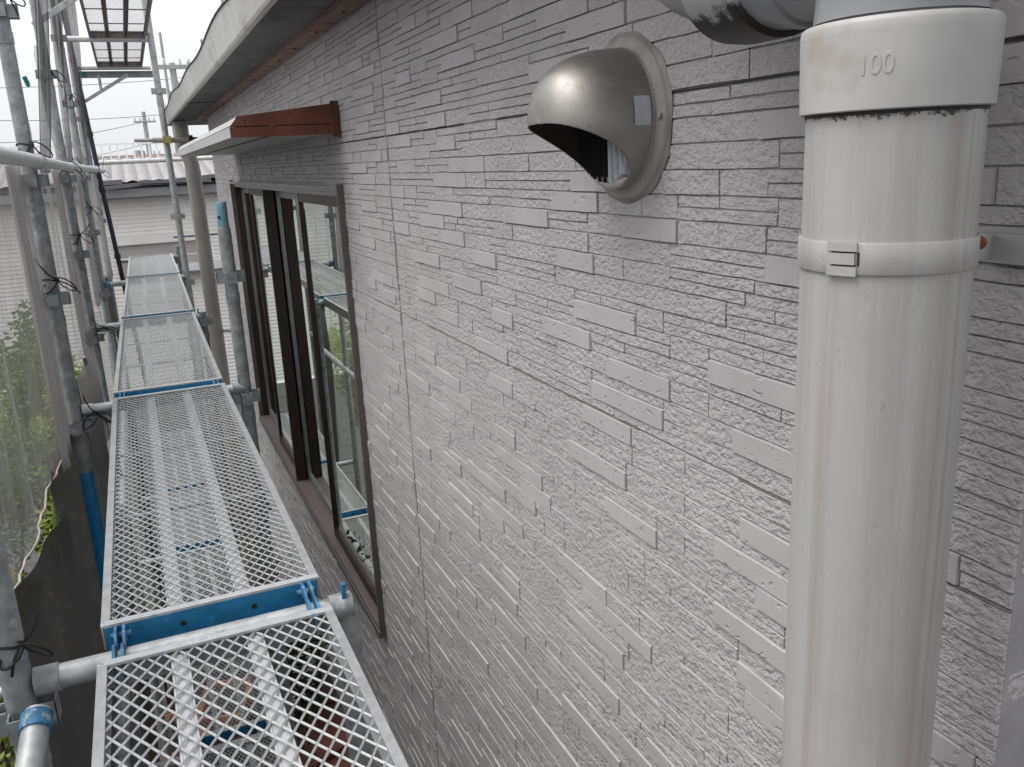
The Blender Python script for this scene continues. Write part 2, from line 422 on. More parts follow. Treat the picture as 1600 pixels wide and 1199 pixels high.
for q in blocks[:300]:
    vs, fs = blockgeo(q, rb); c = (W, (q[0]+q[1])/2, (q[2]+q[3])/2)
    mb = MB(); mb.add([(a-c[0], b-c[1], d-c[2]) for a, b, d in vs], fs)
    o = mb.build('stone', q[4], wall); o.location = c
    o.matrix_parent_inverse = Matrix.Translation(-Vector(house.location)) @ Matrix.Identity(4)
    o.matrix_parent_inverse = Matrix.Identity(4)
for kind in ('smooth', 'rough'):
    mb = MB()
    for q in blocks[300:]:
        if q[4] == kind: mb.add(*blockgeo(q, rb))
    o = mb.build('far_stones' if kind == 'rough' else 'far_smooth_stones', kind, wall); o['kind'] = 'stuff'
# the end wall's own stones (turn of the corner)
mb = MB()
for k in range(len(JZ)-1):
    for q in pack(W+.006, W+.9, JZ[k+1]+.0012, JZ[k]-.0012, 900+k):
        if q[3] > ZT: continue
        vs, fs = blockgeo(q, rb)
        mb.add([(b, YN+.004+(a-S0), d) for a, b, d in vs], [tuple(reversed(f)) for f in fs])
o = mb.build('corner_stones', 'rough', endwall); o['kind'] = 'stuff'
# caulked panel joint, horizontal panel gaps
mb = MB()
def seam(y):
    pts = [(y+random.uniform(-.0012, .0012), ZB+(ZT-ZB)*i/90) for i in range(91)]
    for i in range(90):
        (ya, za), (yb, zb) = pts[i], pts[i+1]
        x = W-.0005
        mb.add([(x, ya-.0045, za), (x-.0018, ya, za), (x, ya+.0045, za), (x, yb-.0045, zb), (x-.0018, yb, zb), (x, yb+.0045, zb)],
               [(0, 3, 4, 1), (1, 4, 5, 2)], True)
seam(SEAM)
B(mb, 'panel_caulking', 'caulk', house)
for z in JZ[1:3]:
    for a, b in ((YN, SEAM-.02), (SEAM+.03, WY0-.02)):
        y = a
        while y < b-.05:
            L = random.uniform(.25, .7); e = min(b, y+L)
            mb = MB(); mb.box(W-.0020, S0-.0002, y, e, z-.0005, z+.0005); B(mb, 'panel_gap', 'gap' if z > 0 else 'caulk', house); y = e+random.uniform(.02, .25)
# wall top trim, soffit, gutter, roof
YE = 8.35
mb = MB()
n = 60
for i in range(n):
    ya, yb = -.6+(7.35+.6)*i/n, -.6+(7.35+.6)*(i+1)/n
    mb.box(W-.062, W-.008, ya, yb-.0004, .388+.002*math.sin(i*1.7), .404)
B(mb, 'eave_trim', 'trim', house)
mb = MB(); mb.lathe([(.004, 0), (.004, -.003), (.0015, -.004)], (0, 0, 0), 8); nail = mb.mesh('trim_nail', 'gasket')
for i in range(5, 19):
    o = bpy.data.objects.new('trim_nail', nail); COL.objects.link(o); childof(o, house); o.location = (W-.036, .3+i*.35+random.uniform(-.05, .05), .3865)
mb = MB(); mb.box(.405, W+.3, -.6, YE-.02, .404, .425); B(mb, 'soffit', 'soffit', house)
mb = MB()
def gtop(y): return .497+.007*math.sin(y*2.3)+.010*math.sin(y*4.1+.7)
def gut(u, v):
    y = -.6+(YE+.6)*u
    prof = [(.410, .402), (.395, .390), (.382, .392), (.378, .40), (.362, gtop(y)), (.368, gtop(y)+.002), (.386, .41)]
    i = min(int(v*6+1e-6), 6); return (prof[i][0], y, prof[i][1])
mb.grid(gut, 150, 6, False)
mb.add([(.410, YE, .402), (.395, YE, .39), (.378, YE, .395), (.362, YE, .497), (.41, YE, .5)], [(0, 1, 2, 3, 4)])
gutter = B(mb, 'gutter', 'cream', house)
mb = MB(); mb.tube([(.3605, -.6+(YE+.6)*i/200, gtop(-.6+(YE+.6)*i/200)+.001) for i in range(201)], .0035, 6); 
B(mb, 'gutter_edge', 'gasket', gutter)
mb = MB()
for y in (3.05, 3.9, 4.75, 5.6, 6.5, 7.4):
    z = gtop(y); mb.tube([(.366, y, z-.005), (.366, y, z+.03), (.366, y+.035, z+.03), (.366, y+.035, z-.005)], .003, 6)
B(mb, 'gutter_hook', 'galv', gutter)
mb = MB(); mb.box(.4105, .412, 4.995, 5.0, .395, .40); mb.bar((.385, 5.5, .3905), (.60, 5.62, .4025), .004, .004); B(mb, 'soffit_joint', 'gasket', house)
mb = MB()
mb.add([(.40, -.7, .50), (.40, YE, .50), (3.2, YE, 1.7), (3.2, -.7, 1.7), (.40, -.7, .47), (.40, YE, .47), (3.2, YE, 1.67), (3.2, -.7, 1.67)],
       [(0, 1, 2, 3), (7, 6, 5, 4), (0, 4, 5, 1), (1, 5, 6, 2), (3, 7, 4, 0), (2, 6, 7, 3)])
B(mb, 'roof', 'ndark', house)
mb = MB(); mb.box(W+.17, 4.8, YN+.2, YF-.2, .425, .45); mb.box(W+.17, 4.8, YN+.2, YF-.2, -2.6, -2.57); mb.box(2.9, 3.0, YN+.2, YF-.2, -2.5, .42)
B(mb, 'room_shell', 'room', house)

# window canopy
CY0, CY1, CF = 2.68, 5.50, .300
canopy = None
mb = MB()
mb.add([(CF, CY0+.004, .126), (CF, CY1, .126), (CF+.020, CY1, .150), (CF+.020, CY0+.004, .150), (W-.005, CY1, .182), (W-.005, CY0+.004, .182)],
       [(0, 1, 2, 3), (3, 2, 4, 5)])
mb.box(CF-.004, CF+.012, CY0+.004, CY1, .093, .1225)
canopy = B(mb, 'window_canopy', 'fascia', house)
mb = MB(); mb.box(CF+.012, W-.006, CY0+.006, CY1, .094, .099); childof(mb.build('canopy_underside', 'fascia'), house); bpy.data.objects['canopy_underside'].parent = canopy; bpy.data.objects['canopy_underside'].matrix_parent_inverse = Matrix.Identity(4)
def sub(mb, name, mat, parent, bevel=0):      # sub-part: parent carries the house offset already
    o = mb.build(name, mat, parent, bevel); return o
mb = MB(); mb.box(CF-.0015, CF+.010, CY0+.006, CY1-.004, .1227, .1258); sub(mb, 'canopy_groove', 'gasket', canopy)
mb = MB(); mb.box(CF+.10, CF+.112, CY0+.03, CY1-.02, .0925, .0945); sub(mb, 'canopy_seam', 'gasket', canopy)
mb = MB()
prof = [(CF+.001, .1235), (CF+.019, .151), (W-.03, .180), (W-.03, .1235)]
mb.add([(x, CY0, z) for x, z in prof]+[(x, CY0+.004, z) for x, z in prof], [(0, 1, 2, 3), (7, 6, 5, 4), (0, 4, 5, 1), (1, 5, 6, 2), (2, 6, 7, 3), (3, 7, 4, 0)])
prof = [(CF-.004, .092), (CF-.004, .121), (W-.03, .121), (W-.03, .092)]
mb.add([(x, CY0-.001, z) for x, z in prof]+[(x, CY0+.004, z) for x, z in prof], [(0, 1, 2, 3), (7, 6, 5, 4), (0, 4, 5, 1), (1, 5, 6, 2), (2, 6, 7, 3), (3, 7, 4, 0)])
sub(mb, 'canopy_end', 'brown', canopy)
mb = MB(); mb.box(W-.030, W-.026, CY0-.010, CY0+.004, .086, .186); mb.box(W-.026, W-.004, CY0-.004, CY0, .084, .188); sub(mb, 'canopy_flashing', 'brown', canopy)
mb = MB()
for x, z in ((CF+.04, .139), (CF+.17, .155), (CF+.24, .105), (W-.04, .105)): mb.tube([(x, CY0-.0015, z), (x, CY0-.004, z)], .0035, 8)
sub(mb, 'canopy_rivet', 'bronze', canopy)

# ---- window: two sliding units under one frame
FO = W-.022                                   # outer face of the frame
mb = MB()
mb.box(FO, W+.10, WY0-.012, WY0+.003, WZ0-.02, WZ1+.018); mb.box(FO, W+.10, WY1-.014, WY1+.012, WZ0-.02, WZ1+.018)
mb.box(FO, W+.10, WY0+.0031, WY1-.0141, WZ0-.02, WZ0+.012)
mb.box(FO-.006, W+.012, WY0-.0125, WY1+.0125, WZ0-.024, WZ0-.0005)
window = B(mb, 'window', 'bronze2', house)
mb = MB(); mb.box(FO+.001, W+.10, WY0+.0032, WY1-.0142, WZ1-.004, WZ1+.012); mb.box(FO+.02, W+.02, WY0+.0032, WY1-.0142, WZ1-.022, WZ1-.0045)
sub(mb, 'head_frame', 'alu', window)
MY = 4.40
mb = MB()
mb.box(FO+.002, W+.030, MY-.010, MY+.012, WZ0+.0125, WZ1-.0225)
sub(mb, 'mullion', 'bronze', window)
mb = MB(); mb.box(W+.002, W+.045, WY1-.022, WY1-.0142, WZ0+.0125, WZ1-.0225); sub(mb, 'jamb_liner', 'bronze', window)
def sash(y0, y1, x, stile, tint='gasket'):
    mb = MB(); z0, z1 = WZ0+.016, WZ1-.0225; d = .011
    mb.box(x-d, x+d, y0, y0+stile, z0, z1); mb.box(x-d, x+d, y1-stile, y1, z0, z1)
    mb.box(x-d+.001, x+d-.001, y0+stile, y1-stile, z0, z0+.042); mb.box(x-d+.001, x+d-.001, y0+stile, y1-stile, z1-.036, z1)
    s = sub(mb, 'sash', 'alu' if tint == 'alu' else 'bronze', window)
    mb = MB(); mb.box(x-.002, x+.002, y0+stile, y1-stile, z0+.042, z1-.036); sub(mb, 'pane', 'glass', window)
sash(2.7385, 3.60, W+.018, .020); sash(3.57, 4.388, W+.050, .024, 'alu')
sash(4.414, 5.12, W+.018, .020); sash(5.09, 5.776, W+.050, .024, 'alu')
for y in (2.7385+.018, 3.6-.022, 4.414+.018):
    mb = MB(); mb.box(W+.0045, W+.0065, y, y+.004, WZ0+.06, WZ1-.09); sub(mb, 'gasket', 'gasket', window)
# torn strip of old sealant along the sill
mb = MB()
for i in range(26):
    y = 3.05+i*.07; 
    mb.add([(FO-.008, y, WZ0-.026), (FO-.012, y+.068, WZ0-.026+random.uniform(-.006, .004)), (FO-.002, y+.068, WZ0-.043+random.uniform(-.012, .008)), (FO-.003, y, WZ0-.04)], [(0, 1, 2, 3)])
sub(mb, 'torn_sealant', 'torn', window)

# brown metal pent roof over the ground-floor window, seen through the walkway
pent = empty('pent_roof', 'dark red-brown metal pent roof low on the wall, seen through the mesh', 'pent roof', (.5, 3.4, -2.9))
mb = MB()
mb.add([(.30, 2.3, -2.93), (.30, 4.35, -2.93), (W, 4.35, -2.80), (W, 2.3, -2.80), (.30, 2.3, -3.0), (.30, 4.35, -3.0), (W, 4.35, -2.95), (W, 2.3, -2.95)],
       [(0, 3, 2, 1), (4, 5, 6, 7), (0, 1, 5, 4), (1, 2, 6, 5), (3, 0, 4, 7)])
B(mb, 'roof_sheet', 'maroon', pent)
for y in (2.55, 2.95, 3.35, 3.75, 4.15):
    mb = MB(); mb.bar((.297, y, -2.915), (W, y, -2.787), .03, .03); B(mb, 'roof_rib', 'maroon', pent)

# ================================================================ near downpipe
PC = (.484, .453)
dp = empty('downpipe', 'grey-white round downpipe with clip and embossed socket beside the wall corner', 'downpipe', (PC[0], PC[1], GZ))
mb = MB(); mb.lathe([(.0568, GZ+.02), (.0568, -2), (.0568, -.5), (.0568, -.1), (.0568, .03)], (*PC, 0), 72); B(mb, 'pipe', 'pvc', dp)
mb = MB()
mb.lathe([(.0570, .0215), (.0600, .0172), (.0610, .0180), (.0614, .030), (.0622, .064), (.0620, .0690), (.0612, .0715), (.0595, .0728), (.050, .0735), (.0495, .12)], (*PC, 0), 72)
sock = B(mb, 'socket', 'pvcsock', dp)
mb = MB(); mb.lathe([(.0573, .0150), (.0576, .0158), (.0576, .0205)], (*PC, 0), 72); sub(mb, 'rim_gap_shade', 'gasket', sock)  # dark ring paints in the gap shadow under the socket rim, along the mould line
# embossed size mark
cu = bpy.data.curves.new('mark', 'FONT'); cu.body = '100'; cu.size = .0185; cu.extrude = .0002; cu.bevel_depth = .0003; cu.align_x = 'CENTER'
tmp = bpy.data.objects.new('mark', cu); COL.objects.link(tmp); bpy.context.view_layer.update()
me = bpy.data.meshes.new_from_object(tmp.evaluated_get(bpy.context.evaluated_depsgraph_get())); bpy.data.objects.remove(tmp)
a_m = math.atan2(.4235-PC[1], .4365-PC[0])
for v in me.vertices:
    x, y, z = v.co; a = a_m + x*.82/.064; r = .0615 + z*1.0 + (y/.03)*.0006
    v.co = (PC[0]+r*math.cos(a), PC[1]+r*math.sin(a), .0385+y*.95)
me.materials.clear(); me.materials.append(M['pvcsock'])
o = bpy.data.objects.new('size_mark', me); COL.objects.link(o); o.parent = sock
o['label'] = 'embossed number 100 on the socket'
# clip band with buckle and wall bracket
zb0, zb1 = -.0865, -.0655
mb = MB(); mb.lathe([(.0570, zb0), (.0584, zb0), (.0588, zb0+.0008), (.0588, zb1-.0008), (.0584, zb1), (.0570, zb1)], (*PC, 0), 72); band = B(mb, 'clip_band', 'pvc', dp)
a_b = math.atan2(.445-PC[1], .407-PC[0])
def curved(mb, a0, a1, r0, r1, z0, z1, n=8):
    for i in range(n):
        p = [a0+(a1-a0)*i/n, a0+(a1-a0)*(i+1)/n]
        vs = [(PC[0]+r*math.cos(a), PC[1]+r*math.sin(a), z) for a in p for r in (r0, r1) for z in (z0, z1)]
        mb.add(vs, [(0, 1, 3, 2), (4, 6, 7, 5), (0, 4, 5, 1), (2, 3, 7, 6), (0, 2, 6, 4), (1, 5, 7, 3)])
am = math.atan2(.435-PC[1], .412-PC[0]) ; am = am if am > 0 else am+2*math.pi
mb = MB(); curved(mb, am-.13, am+.22, .0587, .0604, zb1-.0055, zb1+.0005); curved(mb, am-.13, am+.22, .0587, .0604, zb0-.0008, zb0+.0055); curved(mb, am-.10, am+.20, .0587, .0607, zb0+.0068, zb1-.0068)
sub(mb, 'buckle', 'pvc', band)
mb = MB(); curved(mb, am+.222, am+.245, .0587, .0592, zb0+.006, zb1-.006, 2); curved(mb, am-.08, am+.21, .0587, .0592, zb0+.0056, zb0+.0067); curved(mb, am-.08, am+.21, .0587, .0592, zb1-.0067, zb1-.0056); sub(mb, 'buckle_slot', 'gasket', band)
mb = MB(); mb.bar((PC[0]+.050, PC[1]-.028, -.0765), (W-.006, .470, -.0865), .004, .019); mb.box(W-.012, W-.0065, .40, .475, -.098, -.0755)
br = B(mb, 'wall_bracket', 'pvcsock', dp, .0008)
mb = MB(); mb.tube([(.5470, .4300, -.0745), (.5440, .4255, -.0745), (.5434, .4246, -.0745)], [.0048, .0048, .003], 10); sub(mb, 'bracket_screw', 'rust', br)
# elbow above: turns along the wall and climbs to the gutter
mb = MB()
path = [(PC[0], PC[1], .075), (PC[0], PC[1], .105), (PC[0], PC[1]+.02, .130), (PC[0], PC[1]+.06, .139), (PC[0], PC[1]+.12, .139), (PC[0], PC[1]+.16, .142), (PC[0], .66, .160), (PC[0]-.01, .72, .20), (PC[0]-.03, .76, .26), (PC[0]-.05, .78, .33), (PC[0]-.06, .785, .41)]
mb.tube(path, .0545, 40, False); B(mb, 'elbow', 'elbow', dp)
mb = MB(); mb.tube([(PC[0], .566, .139), (PC[0], .568, .139), (PC[0], .606, .140), (PC[0], .622, .142), (PC[0], .625, .1425)], [.0545, .0592, .0605, .0600, .0545], 48, False); B(mb, 'elbow_socket', 'mould', dp)
mb = MB(); mb.tube([(PC[0], .534, .139), (PC[0], .536, .139), (PC[0], .548, .139), (PC[0], .550, .139)], [.0545, .0565, .0565, .0545], 40, False); B(mb, 'elbow_ring', 'elbow', dp)

# far downpipe
dp2 = empty('downpipe', 'beige downpipe under the far end of the gutter, behind the canopy', 'downpipe', (.50, 7.5, GZ))
mb = MB(); mb.tube([(.462, 7.56, .40), (.462, 7.56, .24), (.466, 7.56, .20), (.497, 7.54, .11), (.506, 7.53, .06), (.508, 7.53, -.1), (.525, 7.53, GZ+.02)], .0575, 28, False); B(mb, 'pipe', 'beige', dp2)
for z, x in ((-.03, .5075), (-.26, .510)):
    mb = MB(); y = 7.56 if z > .1 else 7.53
    mb.lathe([(.0575, -.03), (.0590, -.03), (.0590, .05), (.0575, .05)], (x, y, z), 28); B(mb, 'pipe_socket', 'beige', dp2)
for z in (-.86, -1.30):
    mb = MB(); mb.lathe([(.058, -.012), (.062, -.012), (.062, .012), (.058, .012)], (.516, 7.53, z), 24); mb.bar((.55, 7.5, z), (.66, 7.44, z), .006, .02); B(mb, 'pipe_clip', 'beige', dp2)

# ================================================================ vent hood
VY, VZ = 1.022, .040
vh = empty('vent_hood', 'stainless steel round vent hood on the siding, open underneath', 'vent hood', (W, VY, VZ))
def wl(prof, mb, n=64):               # lathe about the wall normal; prof = (radius, distance out of the wall)
    vs = [(W-d, VY+r*math.cos(2*math.pi*j/n), VZ+r*math.sin(2*math.pi*j/n)) for r, d in prof for j in range(n)]
    mb.add(vs, [(i*n+j, (i+1)*n+j, (i+1)*n+(j+1) % n, i*n+(j+1) % n) for i in range(len(prof)-1) for j in range(n)], True)
mb = MB(); wl([(.106, .002), (.1045, .0085), (.100, .012), (.092, .0135), (.0895, .014), (.088, .020)], mb); fl = B(mb, 'flange', 'flange', vh)
mb = MB()                              # sealant smear round the flange
n = 96
vs = []
for j in range(n):
    a = 2*math.pi*j/n; r = .1085+.0014*math.sin(a*5+1)+.001*math.sin(a*11)+random.uniform(-.0003, .0003)
    vs += [(W-.0030, VY+r*math.cos(a), VZ+r*math.sin(a)), (W-.009, VY+.103*math.cos(a), VZ+.103*math.sin(a))]
mb.add(vs, [(2*j, 2*j+1, (2*j+3) % (2*n), (2*j+2) % (2*n)) for j in range(n)], True); B(mb, 'sealant', 'flange', vh)
# dome: a bulging shell cut by a slanting plane
RH, DH = .0885, .121
def dome(u, v, k=1.0):
    a = 2*math.pi*u; t = v*math.pi/2
    r = RH*k*math.cos(t)**.62 if v < 1 else 0; d = DH*k*math.sin(t)**.95
    return (W-.012-d, VY+r*math.cos(a), VZ+r*math.sin(a))
nu, nv = 240, 100
def keep(p):                           # solid above the cut
    d = (W-.012-p[0])/DH; z = (p[2]-VZ)/RH
    return z > -1.02+1.02*d**.85
mbs = MB()
P = [[dome(i/nu, j/nv) for j in range(nv+1)] for i in range(nu)]
D0 = .017
def cutz(d): return VZ+RH*(-1.2 if d < D0 else -.995+.975*((d-D0)/(DH-D0))**.42)
def snap(i, j):
    x, y, z = P[i][j]; d = W-.012-x
    return (x, y, max(z, cutz(d)))
vs = [snap(i, j) for i in range(nu) for j in range(nv+1)]
fs = []
for i in range(nu):
    for j in range(nv):
        q = [(i, j), (i, j+1), ((i+1) % nu, j+1), ((i+1) % nu, j)]
        if sum(P[a][b][2] > cutz(W-.012-P[a][b][0])+1e-6 for a, b in q) >= 1:
            fs.append(tuple(a*(nv+1)+b for a, b in q))
mbs.add(vs, fs, True)
ho = B(mbs, 'hood', 'steel', vh)
sm = ho.modifiers.new('thickness', 'SOLIDIFY'); sm.thickness = .0012; sm.offset = -1
# duct mouth and upright slats inside
mb = MB(); nn = 40
mb.add([(W-.0125, VY+.084*math.cos(2*math.pi*j/nn), VZ+.084*math.sin(2*math.pi*j/nn)) for j in range(nn)], [tuple(range(nn))]); B(mb, 'duct_mouth', 'black_in', vh)
for i in range(11):
    y = VY-.070+i*.014
    zz = -math.sqrt(max(0, .0835**2-(y-VY)**2))+.001
    mb = MB(); mb.add([(W-.013, y, VZ+.03), (W-.034, y+.009, VZ+.03), (W-.034, y+.009, VZ+zz+.003), (W-.013, y, VZ+zz),
                       (W-.013, y+.001, VZ+.03), (W-.034, y+.010, VZ+.03), (W-.034, y+.010, VZ+zz+.003), (W-.013, y+.001, VZ+zz)],
                      [(0, 1, 2, 3), (7, 6, 5, 4), (1, 5, 6, 2), (2, 6, 7, 3)])
    B(mb, 'slat', 'slat' if y < VY-.012 else 'black_in', vh)  # far slats coloured black to paint in the shadow inside the hood
mb = MB()
def lab(u, v):
    a = math.pi+.02-.19*u*0; 
    d = .010+.022*u; z = -.010+.034*v
    r = RH*math.cos(math.asin(min(1, (d/DH)**(1/.95))))**.62+.0016
    yy = -math.sqrt(max(0, r*r-z*z)); return (W-.012-d, VY+yy, VZ+z)
mb.grid(lab, 4, 4); B(mb, 'label_sticker', 'label', vh)
for a in (math.pi*.98, 0.02):
    mb = MB(); c = (VY+.0965*math.cos(a), VZ-.006+.0965*math.sin(a)); mb.tube([(W-.012, *c), (W-.0155, *c), (W-.0165, *c)], [.004, .004, .0025], 12); sub(mb, 'screw', 'flange', fl)

# ================================================================ scaffold
JY = [1.525, 3.43, 5.37, 7.45, 9.35]
OX = [-.293, -.295, -.297, -.292, -.225]         # outer posts
def pocket(mb, x, y, z):
    for a in range(4):
        c, s = math.cos(a*math.pi/2), math.sin(a*math.pi/2)
        def P3(r, t, zz): return (x+c*r-s*t, y+s*r+c*t, z+zz)
        for t0, t1, r0, r1 in ((-.019, -.0155, .022, .052), (.0155, .019, .022, .052), (-.019, .019, .050, .0535)):
            vs = [P3(r, t, zz) for r in (r0, r1) for t in (t0, t1) for zz in (-.021, .021)]
            mb.add(vs, [(0, 1, 3, 2), (4, 6, 7, 5), (0, 4, 5, 1), (2, 3, 7, 6), (0, 2, 6, 4), (1, 5, 7, 3)])
def post(label, x, y, z0, z1, lean=(0, 0), mat='galvold', pz=(), top=None, blue=None):
    e = empty('scaffold_post', label, 'scaffold post', (x, y, z0), 'scaffold posts')
    f = lambda z: (x+lean[0]*(z-DECK), y+lean[1]*(z-DECK), z)
    mb = MB(); mb.tube([f(z0), f((z0+z1)/2), f(z1)], .0243, 24); B(mb, 'tube', mat, e)
    for z in pz:
        mb = MB(); xx, yy, _ = f(z); pocket(mb, xx, yy, z); B(mb, 'wedge_pocket', mat, e)
        mb = MB(); mb.lathe([(.0245, -.10), (.0262, -.10), (.0262, -.062), (.0245, -.062)], (xx, yy, z), 20); B(mb, 'collar', mat, e)
    if top:
        mb = MB(); mb.tube([f(z1), f(z1+top-.004), f(z1+top)], [.0205, .0205, .018], 24); sp = B(mb, 'spigot', 'spig', e)
        mb = MB(); a = f(z1+top-.055); mb.tube([(a[0]-.013, a[1]-.0165, a[2]), (a[0]-.0145, a[1]-.0185, a[2])], .006, 12); sub(mb, 'pin_hole', 'gasket', sp)
    if blue:
        mb = MB(); mb.tube([f(blue[0]), f(blue[1])], .0247, 24, False); B(mb, 'blue_sleeve', 'blue', e)
    return e
M['spig'] = simple('spigot_blue_worn', (.13, .30, .38), .5, .1, .2, 30, dirt=(26, .50, (.30, .34, .35)))
pzs = [.54+.475*3, .54+.475*2, .54+.475, .54, .062, -.41, -.885, -1.36, -2.6, -3.1]
post('grey scaffold post at the near left edge, tied with a black bow', OX[0], JY[0], GZ, 2.4, pz=[-.885, -1.36])
post('grey outer scaffold post with blue lower part, second from the camera', OX[1], JY[1], GZ, 2.4, pz=[.54, .0, -.41, -.885], blue=(-1.9, -1.06))
post('grey outer scaffold post, third from the camera on the net side', OX[2], JY[2], GZ, 2.6, pz=[.54, 0.0, -.41, -.885])
post('grey outer scaffold post, fourth from the camera on the net side', OX[3], JY[3], GZ, 2.8, pz=[1.0, .54, 0.0, -.41, -.885])
post('thin grey corner post behind the dark pole at the far end', OX[4]-.06, JY[4], GZ, 2.9, pz=[.54, 0.0, -.41])
e = empty('dark_pole', 'thin dark navy leaning pole at the far end of the walkway', 'pole', (-.15, 9.25, GZ))
mb = MB(); mb.tube([(-.10, 9.25, -2.2), (-.165, 9.25, -1.0), (-.23, 9.25, .17), (-.295, 9.25, 1.5), (-.33, 9.25, 2.4)], .0215, 16); B(mb, 'tube', 'dark', e)
for z in (-.75, -.12, .40, 1.05):
    mb = MB(); x = -.165-.0555*(z+1.0); mb.lathe([(.022, -.02), (.029, -.02), (.029, .02), (.022, .02)], (x, 9.25, z), 14); B(mb, 'clamp', 'gasket', e)
post('short scaffold post with blue-stained spigot top in front of the window', .312, JY[1], GZ, -.205, pz=[-.39, -.865, -1.34], top=.095)
post('tall thin scaffold post on the house side, rising to the upper deck', .343, JY[3], GZ, 2.6, (-.006, 0), 'galv', pz=[.62, -.33, -.86])
post('scaffold post under the near joint, close to the window corner', .270, JY[0], GZ, -.838, pz=[-1.36])
post('house-side scaffold post hidden mostly below the third deck joint', .300, JY[2], GZ, -.80, pz=[-.86])
post('scaffold post standing at the far right corner of the walkway', .385, JY[4], GZ, -.70, pz=[-.86])

def tubeobj(name, label, cat, pts, r, mat, group=None, ends=None):
    e = empty(name, label, cat, pts[0], group)
    mb = MB(); mb.tube(pts, r, 24); B(mb, 'tube', mat, e)
    for q, d, rr, mt in (ends or ()):
        mb = MB(); q = Vector(q); d = Vector(d); mb.tube([q-d, q-d*.98, q+d*.98, q+d], [r*.98, rr, rr, r*.98], 24); B(mb, 'end_fitting', mt, e)
    return e
ZT_ = DECK-.040
# cross tubes under the deck joints
XR = [.29, .315, .30, .345, .385]
names = ['grey cross tube under the nearest deck joint, beside the blue plate', 'shiny cross tube under the second deck joint from the camera',
         'cross tube with black ties under the third deck joint', 'cross tube with blue end bracket under the fourth deck joint', 'cross tube with blue clamp at the far end of the walkway']
for i in range(5):
    z = ZT_ + (0, 0, 0, .012, .02)[i]
    e = tubeobj('cross_tube', names[i], 'scaffold tube', [(OX[i]+.025, JY[i], z), (XR[i]-.02, JY[i], z)], .0212, 'galv', 'deck cross tubes',
                [((OX[i]+.045, JY[i], z), (.02, 0, 0), .0245, 'blueworn' if i > 2 else 'galvold' if i == 0 else 'galv'), ((XR[i]-.028, JY[i], z), (.022, 0, 0), .0265, 'galvold')])
    mb = MB(); mb.bar((XR[i]-.022, JY[i]-.008, z+.02), (XR[i]-.020, JY[i]-.008, z+.052), .008, .013, (0, 1, 0)); B(mb, 'wedge', 'blueworn', e)
# guard rail along the net, one length per bay
gl = ['outer guard rail at eye level, nearest length at the left edge', 'outer guard rail at eye level between second and third posts', 'outer guard rail at eye level between third and fourth posts', 'outer guard rail at eye level, farthest length']
for i, (a, b) in enumerate(((-.4, JY[1]), (JY[1], JY[2]), (JY[2], JY[3]), (JY[3], JY[4]))):
    tubeobj('guard_rail', gl[i], 'guard rail', [(OX[min(i+1, 4)]+.035, a+.03, .062), (OX[min(i+2, 4)]+.035 if i else OX[1]+.035, b-.03, .062)], .0213, 'rail', 'guard rails along the net',
            [((OX[min(i+2, 4)]+.035 if i else OX[1]+.035, b-.05, .062), (0, .022, 0), .026, 'galv')])
tubeobj('end_rail', 'white horizontal rail across the far end at roof height', 'guard rail', [(-.25, 9.45, .135), (.90, 9.45, .138)], .0213, 'white')
tubeobj('low_rail', 'thin horizontal rail across the far end beside the beige pipe', 'guard rail', [(.36, 9.45, -.62), (1.0, 9.45, -.62)], .014, 'galvold')
tubeobj('lower_rail', 'pale horizontal tube behind the net at the lower left', 'scaffold tube', [(-.95, 3.0, -1.64), (-.33, 3.0, -1.64)], .02, 'galv')
tubeobj('near_brace', 'grey tube with blue collar running out at the lower left corner', 'scaffold tube', [(-.262, 1.47, -.855), (-.285, 1.30, -.93), (-.35, .6, -1.25)], .0213, 'galv', None,
        [((-.265, 1.45, -.863), (.001, .014, .006), .0245, 'blueworn')])
# wall tie on the tall post
e = empty('wall_tie', 'telescopic wall tie with yellow zinc clamp on the tall post', 'wall tie', (.30, 7.40, .25))
mb = MB(); mb.tube([(.105, 7.40, .262), (.275, 7.40, .256)], .014, 16); B(mb, 'inner_rod', 'galv', e)
mb = MB(); mb.tube([(.235, 7.40, .257), (.50, 7.40, .25)], .0195, 16); B(mb, 'sleeve', 'beige', e)
mb = MB(); mb.tube([(.50, 7.40, .25), (.60, 7.40, .247)], .023, 10); mb.box(.505, .53, 7.37, 7.43, .245, .285); B(mb, 'anchor', 'gasket', e)
mb = MB(); mb.box(.315, .365, 7.365, 7.372, .232, .282); mb.box(.310, .316, 7.36, 7.43, .228, .286); mb.box(.365, .371, 7.36, 7.43, .228, .286); mb.tube([(.322, 7.36, .225), (.322, 7.36, .20)], .006, 8); B(mb, 'clamp', 'brass', e)

